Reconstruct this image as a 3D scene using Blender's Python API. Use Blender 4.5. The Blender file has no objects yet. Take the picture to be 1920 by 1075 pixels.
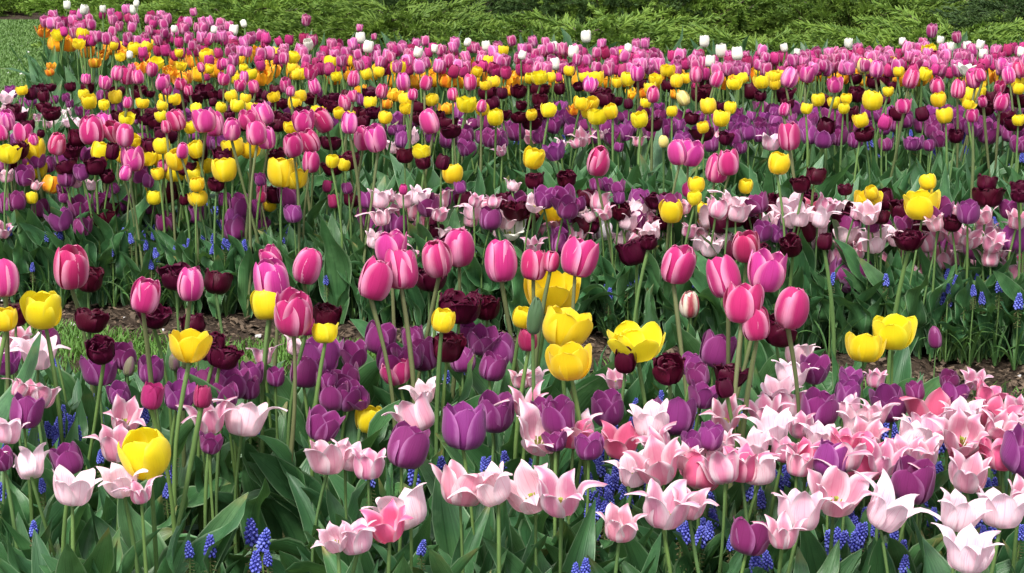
import bpy, math, random
import numpy as np
from mathutils import Matrix, Vector, Euler

S = bpy.context.scene
C = S.collection
R = math.radians
rnd = random.Random(11)

# ------------------------------------------------------------------ camera, sky, sun, exposure
FPX, HC, PITCH = 3500.0, 1.35, 12.7
cam = bpy.data.cameras.new('camera')
cam.sensor_width = 36.0
cam.lens = 36.0 * FPX / 1920.0
cam.clip_start, cam.clip_end = 0.05, 500.0
cam_ob = bpy.data.objects.new('camera', cam)
cam_ob.location = (0, 0, HC)
cam_ob.rotation_euler = (R(90 - PITCH), 0, 0)
C.objects.link(cam_ob)
S.camera = cam_ob

SUN_EL, SUN_AZ = 58.0, 205.0          # azimuth measured clockwise from +Y
w = bpy.data.worlds.new('World')
S.world = w
w.use_nodes = True
nt = w.node_tree
nt.nodes.clear()
sky = nt.nodes.new('ShaderNodeTexSky')
sky.sky_type = 'NISHITA'
sky.sun_disc = False
sky.sun_elevation = R(SUN_EL)
sky.sun_rotation = R(SUN_AZ)
sky.air_density, sky.dust_density, sky.ozone_density = 1.0, 2.5, 1.0
hs = nt.nodes.new('ShaderNodeHueSaturation')
hs.inputs['Saturation'].default_value = 0.35
bg = nt.nodes.new('ShaderNodeBackground')
bg.inputs['Strength'].default_value = 0.15
wo = nt.nodes.new('ShaderNodeOutputWorld')
nt.links.new(sky.outputs[0], hs.inputs['Color'])
nt.links.new(hs.outputs[0], bg.inputs['Color'])
nt.links.new(bg.outputs[0], wo.inputs['Surface'])
sun = bpy.data.lights.new('sun', 'SUN')
sun.energy = 2.5
sun.angle = R(14)
sun.color = (1.0, 0.96, 0.9)
so = bpy.data.objects.new('sun', sun)
so.rotation_euler = (R(90 - SUN_EL), 0, R(180 - SUN_AZ) + math.pi)
_d = Vector((math.sin(R(SUN_AZ)) * math.cos(R(SUN_EL)), math.cos(R(SUN_AZ)) * math.cos(R(SUN_EL)), math.sin(R(SUN_EL))))
so.rotation_euler = _d.to_track_quat('Z', 'Y').to_euler()
C.objects.link(so)
S.view_settings.view_transform = 'Standard'
S.view_settings.look = 'None'
S.view_settings.exposure = 0.90
S.view_settings.gamma = 1.0
S.render.engine = 'CYCLES'
S.cycles.max_bounces = 6
S.cycles.diffuse_bounces = 3
S.cycles.glossy_bounces = 2
S.cycles.transmission_bounces = 4

# ------------------------------------------------------------------ projection helpers
SP, CP = math.sin(R(PITCH)), math.cos(R(PITCH))

def ray(px, py):
    a, b = (px - 960.0) / FPX, (537.5 - py) / FPX
    return Vector((a, CP + b * SP, -SP + b * CP))

def at_height(px, py, h):
    r = ray(px, py)
    t = (HC - h) / -r.z
    return Vector((0, 0, HC)) + r * t

def at_depth(px, py, d):
    r = ray(px, py)
    return Vector((0, 0, HC)) + r * (d / r.y)

def project(p):
    x, y, z = p[0], p[1], p[2] - HC
    f = y * CP - z * SP
    u = y * SP + z * CP
    return 960 + FPX * x / f, 537.5 - FPX * u / f, f

def edge_b(x):            # near edge of the second bed (world y as a function of world x)
    return 5.32 - 0.272 * (x + 0.11)

def edge_a(x):            # far edge of the front bed
    return edge_b(x) - 1.02

# ------------------------------------------------------------------ node material helpers
def new_mat(name):
    m = bpy.data.materials.new(name)
    m.use_nodes = True
    m.node_tree.nodes.clear()
    return m, m.node_tree.nodes, m.node_tree.links

def node(n, kind, **kw):
    x = n.new(kind)
    for k, v in kw.items():
        setattr(x, k, v)
    return x

def math_node(n, l, op, a, b=None, clamp=False):
    x = n.new('ShaderNodeMath')
    x.operation = op
    x.use_clamp = clamp
    for i, v in enumerate((a, b)):
        if v is None:
            continue
        if isinstance(v, (int, float)):
            x.inputs[i].default_value = v
        else:
            l.new(v, x.inputs[i])
    return x.outputs[0]

def mix_col(n, l, fac, a, b, blend='MIX'):
    x = n.new('ShaderNodeMix')
    x.data_type = 'RGBA'
    x.blend_type = blend
    for i, v in ((0, fac), (6, a), (7, b)):
        if isinstance(v, (int, float)):
            x.inputs[i].default_value = v
        elif isinstance(v, tuple):
            x.inputs[i].default_value = (*v, 1.0) if len(v) == 3 else v
        else:
            l.new(v, x.inputs[i])
    return x.outputs[2]

def maprange(n, l, v, a, b, c=0.0, d=1.0):
    x = n.new('ShaderNodeMapRange')
    x.interpolation_type = 'SMOOTHSTEP'
    l.new(v, x.inputs[0])
    for i, k in enumerate((a, b, c, d)):
        x.inputs[i + 1].default_value = k
    return x.outputs[0]

def finish(m, n, l, col, rough=0.5, trans=0.25, trans_col=None, bump=None, spec=0.3, sheen=0.0):
    p = n.new('ShaderNodeBsdfPrincipled')
    l.new(col, p.inputs['Base Color']) if not isinstance(col, tuple) else setattr(p.inputs['Base Color'], 'default_value', (*col, 1))
    p.inputs['Roughness'].default_value = rough
    p.inputs['Specular IOR Level'].default_value = spec
    p.inputs['Sheen Weight'].default_value = sheen
    if bump is not None:
        b = n.new('ShaderNodeBump')
        b.inputs['Strength'].default_value = bump[1]
        b.inputs['Distance'].default_value = bump[2]
        l.new(bump[0], b.inputs['Height'])
        l.new(b.outputs[0], p.inputs['Normal'])
    o = n.new('ShaderNodeOutputMaterial')
    if trans > 0:
        t = n.new('ShaderNodeBsdfTranslucent')
        tc = trans_col if trans_col is not None else col
        l.new(tc, t.inputs['Color']) if not isinstance(tc, tuple) else setattr(t.inputs['Color'], 'default_value', (*tc, 1))
        mx = n.new('ShaderNodeMixShader')
        mx.inputs[0].default_value = trans
        l.new(p.outputs[0], mx.inputs[1])
        l.new(t.outputs[0], mx.inputs[2])
        l.new(mx.outputs[0], o.inputs['Surface'])
    else:
        l.new(p.outputs[0], o.inputs['Surface'])
    return m

def petal_mat(name, main, edge, base, edge_at=(0.45, 1.0), edge_amt=0.8, streak=0.25, streak_col=None, base_to=0.22,
              var=0.12, alt=None, rough=0.42, trans=0.28, tip=None, tip_amt=0.0, edge_n=.7, spec=.35, sheen=.15):
    """UV.x runs across a petal, UV.y from its base to its tip; pigments only."""
    m, n, l = new_mat(name)
    uv = n.new('ShaderNodeUVMap')
    sx = n.new('ShaderNodeSeparateXYZ')
    l.new(uv.outputs[0], sx.inputs[0])
    e = math_node(n, l, 'ABSOLUTE', math_node(n, l, 'SUBTRACT', math_node(n, l, 'MULTIPLY', sx.outputs[0], 2.0), 1.0))
    oi = n.new('ShaderNodeObjectInfo')
    col = main
    if alt is not None:
        col = mix_col(n, l, maprange(n, l, oi.outputs['Random'], 0.25, 0.95), main, alt)
    mp = n.new('ShaderNodeMapping')
    mp.inputs['Scale'].default_value = (22, 1.3, 1)
    l.new(uv.outputs[0], mp.inputs['Vector'])
    no = n.new('ShaderNodeTexNoise')
    no.inputs['Scale'].default_value = 1.0
    no.inputs['Detail'].default_value = 3.0
    l.new(mp.outputs[0], no.inputs['Vector'])
    mp2 = n.new('ShaderNodeMapping')
    mp2.inputs['Scale'].default_value = (3, 2.0, 1)
    l.new(uv.outputs[0], mp2.inputs['Vector'])
    no2 = n.new('ShaderNodeTexNoise')
    no2.inputs['Scale'].default_value = 1.3
    l.new(mp2.outputs[0], no2.inputs['Vector'])
    ef = maprange(n, l, math_node(n, l, 'ADD', e, math_node(n, l, 'MULTIPLY', math_node(n, l, 'SUBTRACT', no2.outputs[0], 0.5), edge_n)), edge_at[0], edge_at[1], 0.0, edge_amt)
    col = mix_col(n, l, ef, col, edge)
    if tip is not None:
        col = mix_col(n, l, maprange(n, l, sx.outputs[1], 0.62, 1.0, 0, tip_amt), col, tip)
    sc = streak_col if streak_col is not None else tuple(c * 0.55 for c in main)
    col = mix_col(n, l, maprange(n, l, no.outputs[0], 0.48, 0.75, 0, streak), col, sc)
    bf = maprange(n, l, sx.outputs[1], 0.02, base_to, 1.0, 0.0)
    col = mix_col(n, l, bf, col, base)
    hsv = n.new('ShaderNodeHueSaturation')
    l.new(col, hsv.inputs['Color'])
    l.new(math_node(n, l, 'ADD', 1.0 - var, math_node(n, l, 'MULTIPLY', oi.outputs['Random'], 2 * var)), hsv.inputs['Value'])
    r2 = math_node(n, l, 'FRACT', math_node(n, l, 'MULTIPLY', oi.outputs['Random'], 7.31))
    l.new(math_node(n, l, 'ADD', 0.49, math_node(n, l, 'MULTIPLY', r2, 0.02)), hsv.inputs['Hue'])
    return finish(m, n, l, hsv.outputs[0], rough, trans, bump=(no.outputs[0], 0.5, 0.002), spec=spec, sheen=sheen)

PET = {
    'P': petal_mat('pink_petal', (.57, .026, .17), (.88, .36, .54), (.62, .32, .30), (.38, 1.0), .92, .45, (.38, .015, .11), .14, alt=(.54, .045, .28), rough=.55, edge_n=.4, spec=.2),
    'M': petal_mat('magenta_petal', (.46, .026, .18), (.88, .46, .64), (.75, .6, .6), (.45, .98), .75, .3, (.35, .02, .2), .15, alt=(.6, .10, .34), tip=(.9, .5, .68), tip_amt=.3),
    'R': petal_mat('raspberry_petal', (.40, .015, .12), (.55, .06, .22), (.4, .1, .1), (.6, 1.1), .5, .4, None, .1, alt=(.52, .03, .2)),
    'Y': petal_mat('yellow_petal', (.88, .68, .010), (.92, .78, .06), (.66, .66, .10), (.6, 1.05), .7, .22, (.88, .52, .004), .2, alt=(.92, .72, .015), trans=.36, var=.05),
    'D': petal_mat('maroon_petal', (.065, .003, .016), (.105, .007, .034), (.08, .02, .02), (.55, 1.1), .6, .4, (.028, .002, .008), .08, alt=(.045, .002, .012), rough=.42, trans=.10, spec=.16, sheen=0),
    'U': petal_mat('purple_petal', (.235, .022, .145), (.52, .20, .45), (.32, .18, .28), (.62, 1.06), .75, .4, (.11, .007, .055), .10, alt=(.25, .034, .20), rough=.40, spec=.32),
    'L': petal_mat('pale_pink_petal', (.72, .24, .37), (.84, .66, .71), (.80, .70, .62), (.10, .88), .95, .6, (.66, .12, .27), .16, alt=(.87, .64, .70), rough=.5, trans=.3),
    'K': petal_mat('rose_pink_petal', (.76, .13, .27), (.86, .46, .56), (.85, .55, .5), (.35, 1.0), .85, .3, (.68, .08, .2), .14, rough=.5, trans=.3),
    'W': petal_mat('white_petal', (.86, .84, .74), (.88, .87, .82), (.75, .8, .5), (.5, 1.1), .6, .12, (.8, .76, .55), .2, var=.05),
    'O': petal_mat('orange_petal', (.86, .27, .008), (.93, .60, .02), (.7, .5, .05), (.3, .9), .9, .55, (.6, .07, .005), .15, alt=(.9, .45, .012)),
    'C': petal_mat('cream_petal', (.88, .74, .22), (.9, .82, .45), (.7, .7, .3), (.5, 1.1), .6, .2, (.85, .6, .1), .2),
    'S': petal_mat('striped_petal', (.84, .74, .60), (.36, .02, .05), (.8, .75, .5), (.25, .8), .95, 1.0, (.36, .02, .05), .2, var=.03),
    'F': petal_mat('flamed_petal', (.86, .82, .84), (.25, .02, .16), (.82, .8, .6), (.5, .95), .95, .4, (.3, .05, .25), .45, var=.03),
    'G': petal_mat('green_sepal', (.085, .17, .07), (.12, .2, .1), (.09, .17, .06), (.5, 1.1), .5, .4, (.05, .11, .04), .2),
    'H': petal_mat('greenish_purple_petal', (.22, .2, .12), (.25, .09, .18), (.2, .26, .1), (.3, 1.0), .8, .4, (.2, .06, .12), .4),
}

def leaf_mat(name, col, col2, edge, rough=.42, trans=.22, vein=.5, var=.2):
    m, n, l = new_mat(name)
    uv = n.new('ShaderNodeUVMap')
    sx = n.new('ShaderNodeSeparateXYZ')
    l.new(uv.outputs[0], sx.inputs[0])
    e = math_node(n, l, 'ABSOLUTE', math_node(n, l, 'SUBTRACT', math_node(n, l, 'MULTIPLY', sx.outputs[0], 2.0), 1.0))
    mp = n.new('ShaderNodeMapping')
    mp.inputs['Scale'].default_value = (20, 1.0, 1)
    l.new(uv.outputs[0], mp.inputs['Vector'])
    no = n.new('ShaderNodeTexNoise')
    no.inputs['Detail'].default_value = 2.0
    l.new(mp.outputs[0], no.inputs['Vector'])
    no.inputs['Scale'].default_value = 1.0
    gn = n.new('ShaderNodeNewGeometry')
    n3 = n.new('ShaderNodeTexNoise')
    n3.inputs['Scale'].default_value = 9.0
    n3.inputs['Detail'].default_value = 3.0
    l.new(gn.outputs['Position'], n3.inputs['Vector'])
    oi = n.new('ShaderNodeObjectInfo')
    c = mix_col(n, l, maprange(n, l, n3.outputs[0], .3, .7), col, col2)
    c = mix_col(n, l, maprange(n, l, no.outputs[0], .44, .64, 0, vein), c, tuple(k * .5 for k in col))
    c = mix_col(n, l, maprange(n, l, e, .88, 1.0, 0, .75), c, edge)
    n4 = n.new('ShaderNodeTexNoise')
    n4.inputs['Scale'].default_value = 33.0
    n4.inputs['Detail'].default_value = 4.0
    l.new(gn.outputs['Position'], n4.inputs['Vector'])
    c = mix_col(n, l, maprange(n, l, n4.outputs[0], .5, .72, 0, .35), c, tuple(k * 1.7 + .02 for k in col2))
    ripe = math_node(n, l, 'MULTIPLY', maprange(n, l, sx.outputs[1], .86, 1.02), maprange(n, l, n3.outputs[0], .57, .66))
    c = mix_col(n, l, ripe, c, (.26, .22, .07))
    hsv = n.new('ShaderNodeHueSaturation')
    l.new(c, hsv.inputs['Color'])
    l.new(math_node(n, l, 'ADD', 1 - var, math_node(n, l, 'MULTIPLY', oi.outputs['Random'], 2 * var)), hsv.inputs['Value'])
    r2 = math_node(n, l, 'FRACT', math_node(n, l, 'MULTIPLY', oi.outputs['Random'], 5.7))
    l.new(math_node(n, l, 'ADD', .485, math_node(n, l, 'MULTIPLY', r2, .025)), hsv.inputs['Hue'])
    return finish(m, n, l, hsv.outputs[0], rough, trans, trans_col=mix_col(n, l, .5, hsv.outputs[0], (.14, .30, .04)), bump=(no.outputs[0], .55, .003), spec=.45)

LEAF = leaf_mat('tulip_leaf', (.042, .132, .050), (.068, .180, .060), (.24, .36, .20), rough=.36)
LEAF_FAR = leaf_mat('tulip_leaf_far', (.043, .124, .050), (.062, .156, .054), (.15, .26, .13))
GRASSY = leaf_mat('grassy_leaf', (.055, .14, .035), (.08, .18, .045), (.09, .18, .06))
BLADE = leaf_mat('lawn_blade', (.085, .20, .025), (.12, .25, .035), (.12, .25, .05), vein=.2)

BLADE_FAR = leaf_mat('far_lawn_blade', (.10, .185, .035), (.13, .22, .05), (.12, .20, .06), vein=.2)

def stem_mat(name, a, b):
    m, n, l = new_mat(name)
    oi = n.new('ShaderNodeObjectInfo')
    tc = n.new('ShaderNodeTexCoord')
    no = n.new('ShaderNodeTexNoise')
    no.inputs['Scale'].default_value = 14
    l.new(tc.outputs['Object'], no.inputs['Vector'])
    c = mix_col(n, l, oi.outputs['Random'], a, b)
    c = mix_col(n, l, maprange(n, l, no.outputs[0], .4, .7, 0, .4), c, tuple(k * .7 for k in a))
    return finish(m, n, l, c, .45, .08)

STEM_P = stem_mat('olive_stem', (.16, .17, .075), (.12, .16, .06))
STEM_G = stem_mat('green_stem', (.10, .18, .06), (.14, .23, .06))
PISTIL = stem_mat('pistil', (.45, .5, .1), (.4, .42, .08))

def blue_mat():
    m, n, l = new_mat('grape_bell')
    uv = n.new('ShaderNodeUVMap')
    sx = n.new('ShaderNodeSeparateXYZ')
    l.new(uv.outputs[0], sx.inputs[0])
    oi = n.new('ShaderNodeObjectInfo')
    c = mix_col(n, l, sx.outputs[0], (.07, .085, .50), (.22, .26, .78))
    c = mix_col(n, l, maprange(n, l, sx.outputs[1], .92, 1.0, 0, .8), c, (.45, .48, .72))
    c = mix_col(n, l, math_node(n, l, 'MULTIPLY', oi.outputs['Random'], .5), c, (.07, .06, .36))
    return finish(m, n, l, c, .45, .15)
BLUE = blue_mat()
SEED = stem_mat('faded_bell', (.16, .13, .06), (.12, .14, .05))

# ------------------------------------------------------------------ mesh builder
class MB:
    def __init__(s):
        s.v, s.f, s.uv, s.mi, s.n = [], [], [], [], 0

    def grid(s, P, UV, mi=0):
        """P: (nv, nu, 3) array, UV: (nv, nu, 2)"""
        nv, nu = P.shape[:2]
        s.v.append(P.reshape(-1, 3))
        s.uv.append(UV.reshape(-1, 2))
        i = np.arange((nv - 1) * nu).reshape(nv - 1, nu)[:, :-1].ravel() + s.n
        s.f.append(np.stack([i, i + 1, i + 1 + nu, i + nu], 1))
        s.mi.append(np.full(len(i), mi))
        s.n += nv * nu

    def faces(s, V, F, UV, mi=0):
        """V (n,3), F (m,4) local indices"""
        s.v.append(V)
        s.uv.append(UV)
        s.f.append(F + s.n)
        s.mi.append(np.full(len(F), mi))
        s.n += len(V)

    def mesh(s, name, mats, smooth=True):
        me = bpy.data.meshes.new(name)
        V = np.concatenate(s.v).astype(np.float32)
        F = np.concatenate(s.f).astype(np.int32)
        U = np.concatenate(s.uv).astype(np.float32)
        me.vertices.add(len(V))
        me.vertices.foreach_set('co', V.ravel())
        me.loops.add(F.size)
        me.loops.foreach_set('vertex_index', F.ravel())
        me.polygons.add(len(F))
        me.polygons.foreach_set('loop_start', np.arange(0, F.size, 4, dtype=np.int32))
        me.polygons.foreach_set('material_index', np.concatenate(s.mi).astype(np.int32))
        me.polygons.foreach_set('use_smooth', np.full(len(F), smooth))
        lay = me.uv_layers.new(name='UVMap')
        lay.data.foreach_set('uv', U[F.ravel()].ravel())
        for m in mats:
            me.materials.append(m)
        me.validate()
        me.update()
        return me

def obj(name, me, parent=None):
    o = bpy.data.objects.new(name, me)
    C.objects.link(o)
    if parent is not None:
        o.parent = parent
    return o

def spline(pts, t):
    p = np.asarray(pts, float)
    n = len(p) - 1
    x = np.clip(t, 0, 1) * n
    i = np.clip(np.floor(x).astype(int), 0, n - 1)
    f = x - i
    p0, p1, p2, p3 = p[np.maximum(i - 1, 0)], p[i], p[i + 1], p[np.minimum(i + 2, n)]
    return .5 * (2 * p1 + (p2 - p0) * f + (2 * p0 - 5 * p1 + 4 * p2 - p3) * f * f + (3 * p1 - p0 - 3 * p2 + p3) * f ** 3)

# ------------------------------------------------------------------ blooms (unit height)
def petal(mb, g, th, Rp, Zp, Wm, tipp, cup, nu, nv, flare=0.0, wave=0.0, fringe=0.0, zs=1.0, rs=1.0, twist=0.0, tipbend=0.0):
    t = 1 - (1 - np.linspace(0, 1, nv)) ** 1.25
    u = np.linspace(-1, 1, nu)
    T, U = np.meshgrid(t, u, indexing='ij')
    Rr = spline(Rp, T) * rs * (1 + flare * T ** 2.2) + tipbend * np.clip(T - .72, 0, 1) ** 2 * 6
    Z = spline(Zp, T) * zs - np.abs(tipbend) * np.clip(T - .78, 0, 1) ** 2 * 4
    W = np.where(T < .5, .30 + .70 * np.sin(np.pi / 2 * np.clip(T / .5, 0, 1)), np.power(np.clip(1 - np.power(np.clip((T - .5) / .5, 0, 1), tipp[0]), 0, 1), tipp[1])) * Wm
    W = np.maximum(W, .012)
    rho = np.maximum(Rr, .12) * cup[0]
    a = U * W / rho
    c = cup[1] + (cup[2] - cup[1]) * T ** 1.5
    lat = rho * np.sin(a)
    inn = rho * (1 - np.cos(a)) * c
    ph1, ph2 = g.uniform(0, 6.28, 2)
    wv = wave * (np.sin(T * 9 + ph1) * U + np.sin(T * 7 + ph2) * U ** 2) * np.clip(T * 1.6 - .3, 0, 1)
    rad = Rr - inn + wv
    Z = Z - .04 * U ** 2 * T + wv * .4
    if fringe:
        jag = g.normal(0, 1, (nu,)) * fringe
        Z = Z + jag[None, :] * np.clip(T - .8, 0, 1) * 5
        rad = rad + g.normal(0, 1, (nu,))[None, :] * fringe * .8 * np.clip(T - .75, 0, 1) * 4
    lat = lat + twist * T ** 2
    ct, st = math.cos(th), math.sin(th)
    P = np.stack([rad * ct - lat * st, rad * st + lat * ct, Z], -1)
    mb.grid(P, np.stack([U * .5 + .5, T], -1))

GOB_Z = [0, .05, .24, .45, .66, .85, 1.0]
SHAPE = {  # R profile, half width, tip, cup, counts, jitters
    'P':  dict(Rp=[.06, .27, .37, .392, .38, .335, .255], Zp=GOB_Z, W=.40, tip=(2.2, .6), cup=(1.16, 1, .8), fl=(-.22, .24), wave=.016),
    'Po': dict(Rp=[.06, .29, .41, .45, .45, .43, .40], Zp=GOB_Z, W=.42, tip=(1.9, .65), cup=(1.12, 1, .6), fl=(-.2, .25), wave=.022),
    'Pc': dict(Rp=[.06, .24, .345, .375, .355, .295, .18], Zp=GOB_Z, W=.43, tip=(2.4, .58), cup=(1.18, 1, .9), fl=(-.16, .10), wave=.010),
    'M':  dict(Rp=[.06, .27, .37, .39, .38, .36, .33], Zp=GOB_Z, W=.41, tip=(2.0, .6), cup=(1.1, 1, .7), fl=(-.06, .22), wave=.012),
    'W':  dict(Rp=[.06, .27, .37, .39, .385, .37, .33], Zp=GOB_Z, W=.43, tip=(2.6, .55), cup=(1.1, 1, .9), fl=(-.1, .1), wave=.008),
    'Y':  dict(Rp=[.08, .31, .45, .50, .50, .46, .38], Zp=GOB_Z, W=.47, tip=(2.3, .55), cup=(1.08, 1, .75), fl=(-.15, .24), wave=.022),
    'Yo': dict(Rp=[.08, .34, .50, .57, .58, .57, .56], Zp=[0, .05, .22, .42, .62, .81, .97], W=.50, tip=(2.4, .55), cup=(1.15, 1, .6), fl=(-.15, .30), wave=.02),
    'Yw': dict(Rp=[.10, .45, .68, .82, .92, 1.0, 1.03], Zp=[0, .06, .22, .42, .63, .83, 1.0], W=.52, tip=(2.4, .55), cup=(.95, 1, .8), fl=(-.14, .08), wave=.03, extra=5),
    'U':  dict(Rp=[.07, .31, .44, .47, .46, .44, .42], Zp=GOB_Z, W=.45, tip=(1.9, .7), cup=(1.08, 1, .75), fl=(-.12, .25), wave=.014),
    'Uo': dict(Rp=[.08, .32, .46, .50, .52, .53, .54], Zp=[0, .05, .22, .42, .62, .81, .97], W=.47, tip=(1.8, .75), cup=(1.1, 1, .5), fl=(-.12, .3), wave=.02),
    'D':  dict(Rp=[.08, .36, .52, .57, .57, .56, .55], Zp=[0, .06, .25, .46, .66, .84, .98], W=.48, tip=(3.0, .45), cup=(1.05, 1, .6), fl=(-.15, .22), wave=.05, fringe=.04, extra=5),
    'Dw': dict(Rp=[.10, .46, .66, .76, .82, .86, .90], Zp=[0, .06, .25, .46, .66, .84, .96], W=.52, tip=(3.0, .45), cup=(1.0, 1, .5), fl=(-.3, .15), wave=.06, fringe=.05, extra=7),
    'Dg': dict(Rp=[.07, .31, .43, .46, .45, .41, .36], Zp=GOB_Z, W=.44, tip=(2.4, .55), cup=(1.08, 1, .85), fl=(-.12, .12), wave=.012, fringe=.015),
    'L':  dict(Rp=[.09, .34, .45, .47, .48, .51, .58], Zp=[0, .05, .23, .45, .66, .85, 1.0], W=.40, tip=(1.4, .85), cup=(1.0, 1, -.4), fl=(-.2, .42), wave=.05, bend=(0.1, 1.1)),
    'Ln': dict(Rp=[.08, .31, .40, .42, .43, .48, .60], Zp=[0, .05, .23, .45, .66, .86, 1.0], W=.33, tip=(1.25, .95), cup=(1.0, 1, -.5), fl=(-.25, .5), wave=.06, bend=(.3, 1.5)),
    'Lw': dict(Rp=[.09, .36, .49, .53, .56, .60, .66], Zp=[0, .06, .25, .47, .68, .86, 1.0], W=.45, tip=(1.5, .8), cup=(1.0, 1, -.3), fl=(-.25, .4), wave=.06, bend=(0.0, .9)),
    'O':  dict(Rp=[.08, .36, .52, .58, .58, .57, .56], Zp=[0, .05, .22, .42, .62, .81, .97], W=.36, tip=(2.4, .55), cup=(1.1, 1, .3), fl=(-.3, .4), wave=.06, fringe=.03, extra=6),
    'Bg': dict(Rp=[.06, .15, .19, .20, .18, .12, .03], Zp=GOB_Z, W=.26, tip=(2.0, .7), cup=(1.0, 1, 1), fl=(-.05, .02), wave=.004),
    'B':  dict(Rp=[.06, .22, .29, .30, .27, .20, .05], Zp=GOB_Z, W=.36, tip=(2.2, .6), cup=(1.0, 1, 1), fl=(-.05, .02), wave=.004),
    'St': dict(Rp=[.10, .28, .42, .53, .63, .74, .84], Zp=[0, .10, .32, .52, .68, .80, .86], W=.38, tip=(1.4, .9), cup=(1.2, 1, 0), fl=(-.1, .2), wave=.03, bend=(0, .3)),
    'Ns': dict(Rp=[.07, .32, .50, .58, .62, .64, .62], Zp=GOB_Z, W=.34, tip=(1.4, .85), cup=(1.2, 1, .4), fl=(-.2, .3), wave=.02, extra=2),
}

def bloom_mesh(name, shape, mat, seed, hi):
    g = np.random.default_rng(seed)
    q = SHAPE[shape]
    mb = MB()
    nu, nv = (11, 15) if hi else (5, 7)
    if q.get('fringe') and hi:
        nu = 19
    th0 = g.uniform(0, 6.28)
    for k in range(6):
        inner = k % 2 == 1
        rs = .90 if inner else 1.0
        b = q.get('bend')
        petal(mb, g, th0 + k * math.pi / 3 + g.normal(0, .09), q['Rp'], q['Zp'], q['W'] * g.uniform(.92, 1.06), q['tip'], q['cup'], nu, nv,
              flare=g.uniform(*q['fl']) * (1.0 if not inner else .8), wave=q['wave'], fringe=q.get('fringe', 0), zs=g.uniform(.92, 1.03) * (1.02 if inner else 1), rs=rs * g.uniform(.96, 1.03),
              twist=g.normal(0, .09 if b else .03), tipbend=0 if b is None else g.uniform(*b) * (.55 if inner else 1.0))
    for k in range(q.get('extra', 0)):
        petal(mb, g, g.uniform(0, 6.28), q['Rp'], q['Zp'], q['W'] * .85, q['tip'], q['cup'], nu, nv, flare=g.uniform(-.35, 0), wave=q['wave'] * 1.3,
              fringe=q.get('fringe', 0), zs=g.uniform(.8, .98), rs=g.uniform(.55, .82))
    return mb.mesh(name, [mat])

def tube(mb, path, rad, ns=8, mi=0):
    path = np.asarray(path, float)
    n = len(path)
    T = np.gradient(path, axis=0)
    T /= np.linalg.norm(T, axis=1)[:, None] + 1e-9
    ref = np.array([0.0, 1.0, 0.02]) if abs(T[0][2]) > .5 else np.array([0, 0, 1.0])
    A = np.cross(T, ref)
    A /= np.linalg.norm(A, axis=1)[:, None] + 1e-9
    B = np.cross(T, A)
    an = np.linspace(0, 2 * np.pi, ns + 1)
    rad = np.broadcast_to(np.asarray(rad, float), (n,))
    P = path[:, None, :] + (A[:, None, :] * np.cos(an)[None, :, None] + B[:, None, :] * np.sin(an)[None, :, None]) * rad[:, None, None]
    UV = np.stack(np.broadcast_arrays(an[None, :] / 6.2832, np.linspace(0, 1, n)[:, None]), -1)
    mb.grid(P, UV, mi)

STEM_BEND = [-.14, -.08, -.03, .0, .04, .09, .15]
def stem_mesh(bend, mat, seed):
    g = np.random.default_rng(seed)
    mb = MB()
    t = np.linspace(0, 1, 12)
    wob = g.normal(0, .014, 2)
    path = np.stack([bend * t ** 2 + wob[0] * np.sin(t * 3.1416 * 2), wob[1] * np.sin(t * 3.1416), t], -1)
    tube(mb, path, .0100 - .0030 * t + .0012 * np.sin(t * 9 + seed), 8)
    return mb.mesh('stem', [mat])

def pistil_mesh(mat):
    mb = MB()
    tube(mb, [(0, 0, .02), (0, 0, .2), (0, 0, .36), (0, 0, .40)], [.04, .05, .05, .07], 6)
    g = np.random.default_rng(5)
    for k in range(6):
        a = k * math.pi / 3
        tube(mb, [(.06 * math.cos(a), .06 * math.sin(a), .03), (.12 * math.cos(a), .12 * math.sin(a), .2), (.15 * math.cos(a), .15 * math.sin(a), .34)], [.012, .022, .02], 5)
    return mb.mesh('pistil', [mat])

def leaf_grid(g, L, Wm, lean, droop, fold, wave, twist, nu=7, nv=13, sharp=1.0):
    """one lanceolate leaf growing from the origin, leaning towards +X"""
    t = np.linspace(0, 1, nv)
    ang = lean + droop * t ** 1.6
    ds = L / (nv - 1)
    x = np.concatenate([[0], np.cumsum(np.sin(ang[:-1]) * ds)])
    z = np.concatenate([[0], np.cumsum(np.cos(ang[:-1]) * ds)])
    c = np.stack([x, np.zeros(nv), z], -1)
    nrm = np.stack([-np.cos(ang), np.zeros(nv), np.sin(ang)], -1)   # upper (inner) side
    side = np.array([0, 1.0, 0])
    wid = Wm * (.34 + .66 * np.sin(np.pi / 2 * np.clip(t / .42, 0, 1))) * np.power(np.clip(1 - np.power(np.clip((t - .38) / .62, 0, 1), 1.7 * sharp), 0, 1), .85)
    u = np.linspace(-1, 1, nu)
    ph = g.uniform(0, 6.28, 2)
    fr = g.uniform(9, 15)
    tw = twist * t
    S2 = side[None, :] * np.cos(tw)[:, None] + nrm * np.sin(tw)[:, None]
    N2 = -side[None, :] * np.sin(tw)[:, None] + nrm * np.cos(tw)[:, None]
    fo = fold * (1 - .6 * t)
    off = np.abs(u)[None, :] ** 1.4 * fo[:, None] * wid[:, None]
    wv = wave * (np.sin(fr * t[:, None] + ph[0]) * np.clip(u, 0, 1)[None, :] ** 1.5 + np.sin(fr * 1.13 * t[:, None] + ph[1]) * np.clip(-u, 0, 1)[None, :] ** 1.5) * np.clip(t * 4, 0, 1)[:, None] * wid[:, None]
    P = c[:, None, :] + S2[:, None, :] * (u[None, :, None] * wid[:, None, None] * (1 - .12 * fo[:, None, None])) + N2[:, None, :] * (off + wv)[:, :, None]
    UV = np.stack(np.broadcast_arrays(u[None, :] * .5 + .5, t[:, None]), -1)
    return P, UV

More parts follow.
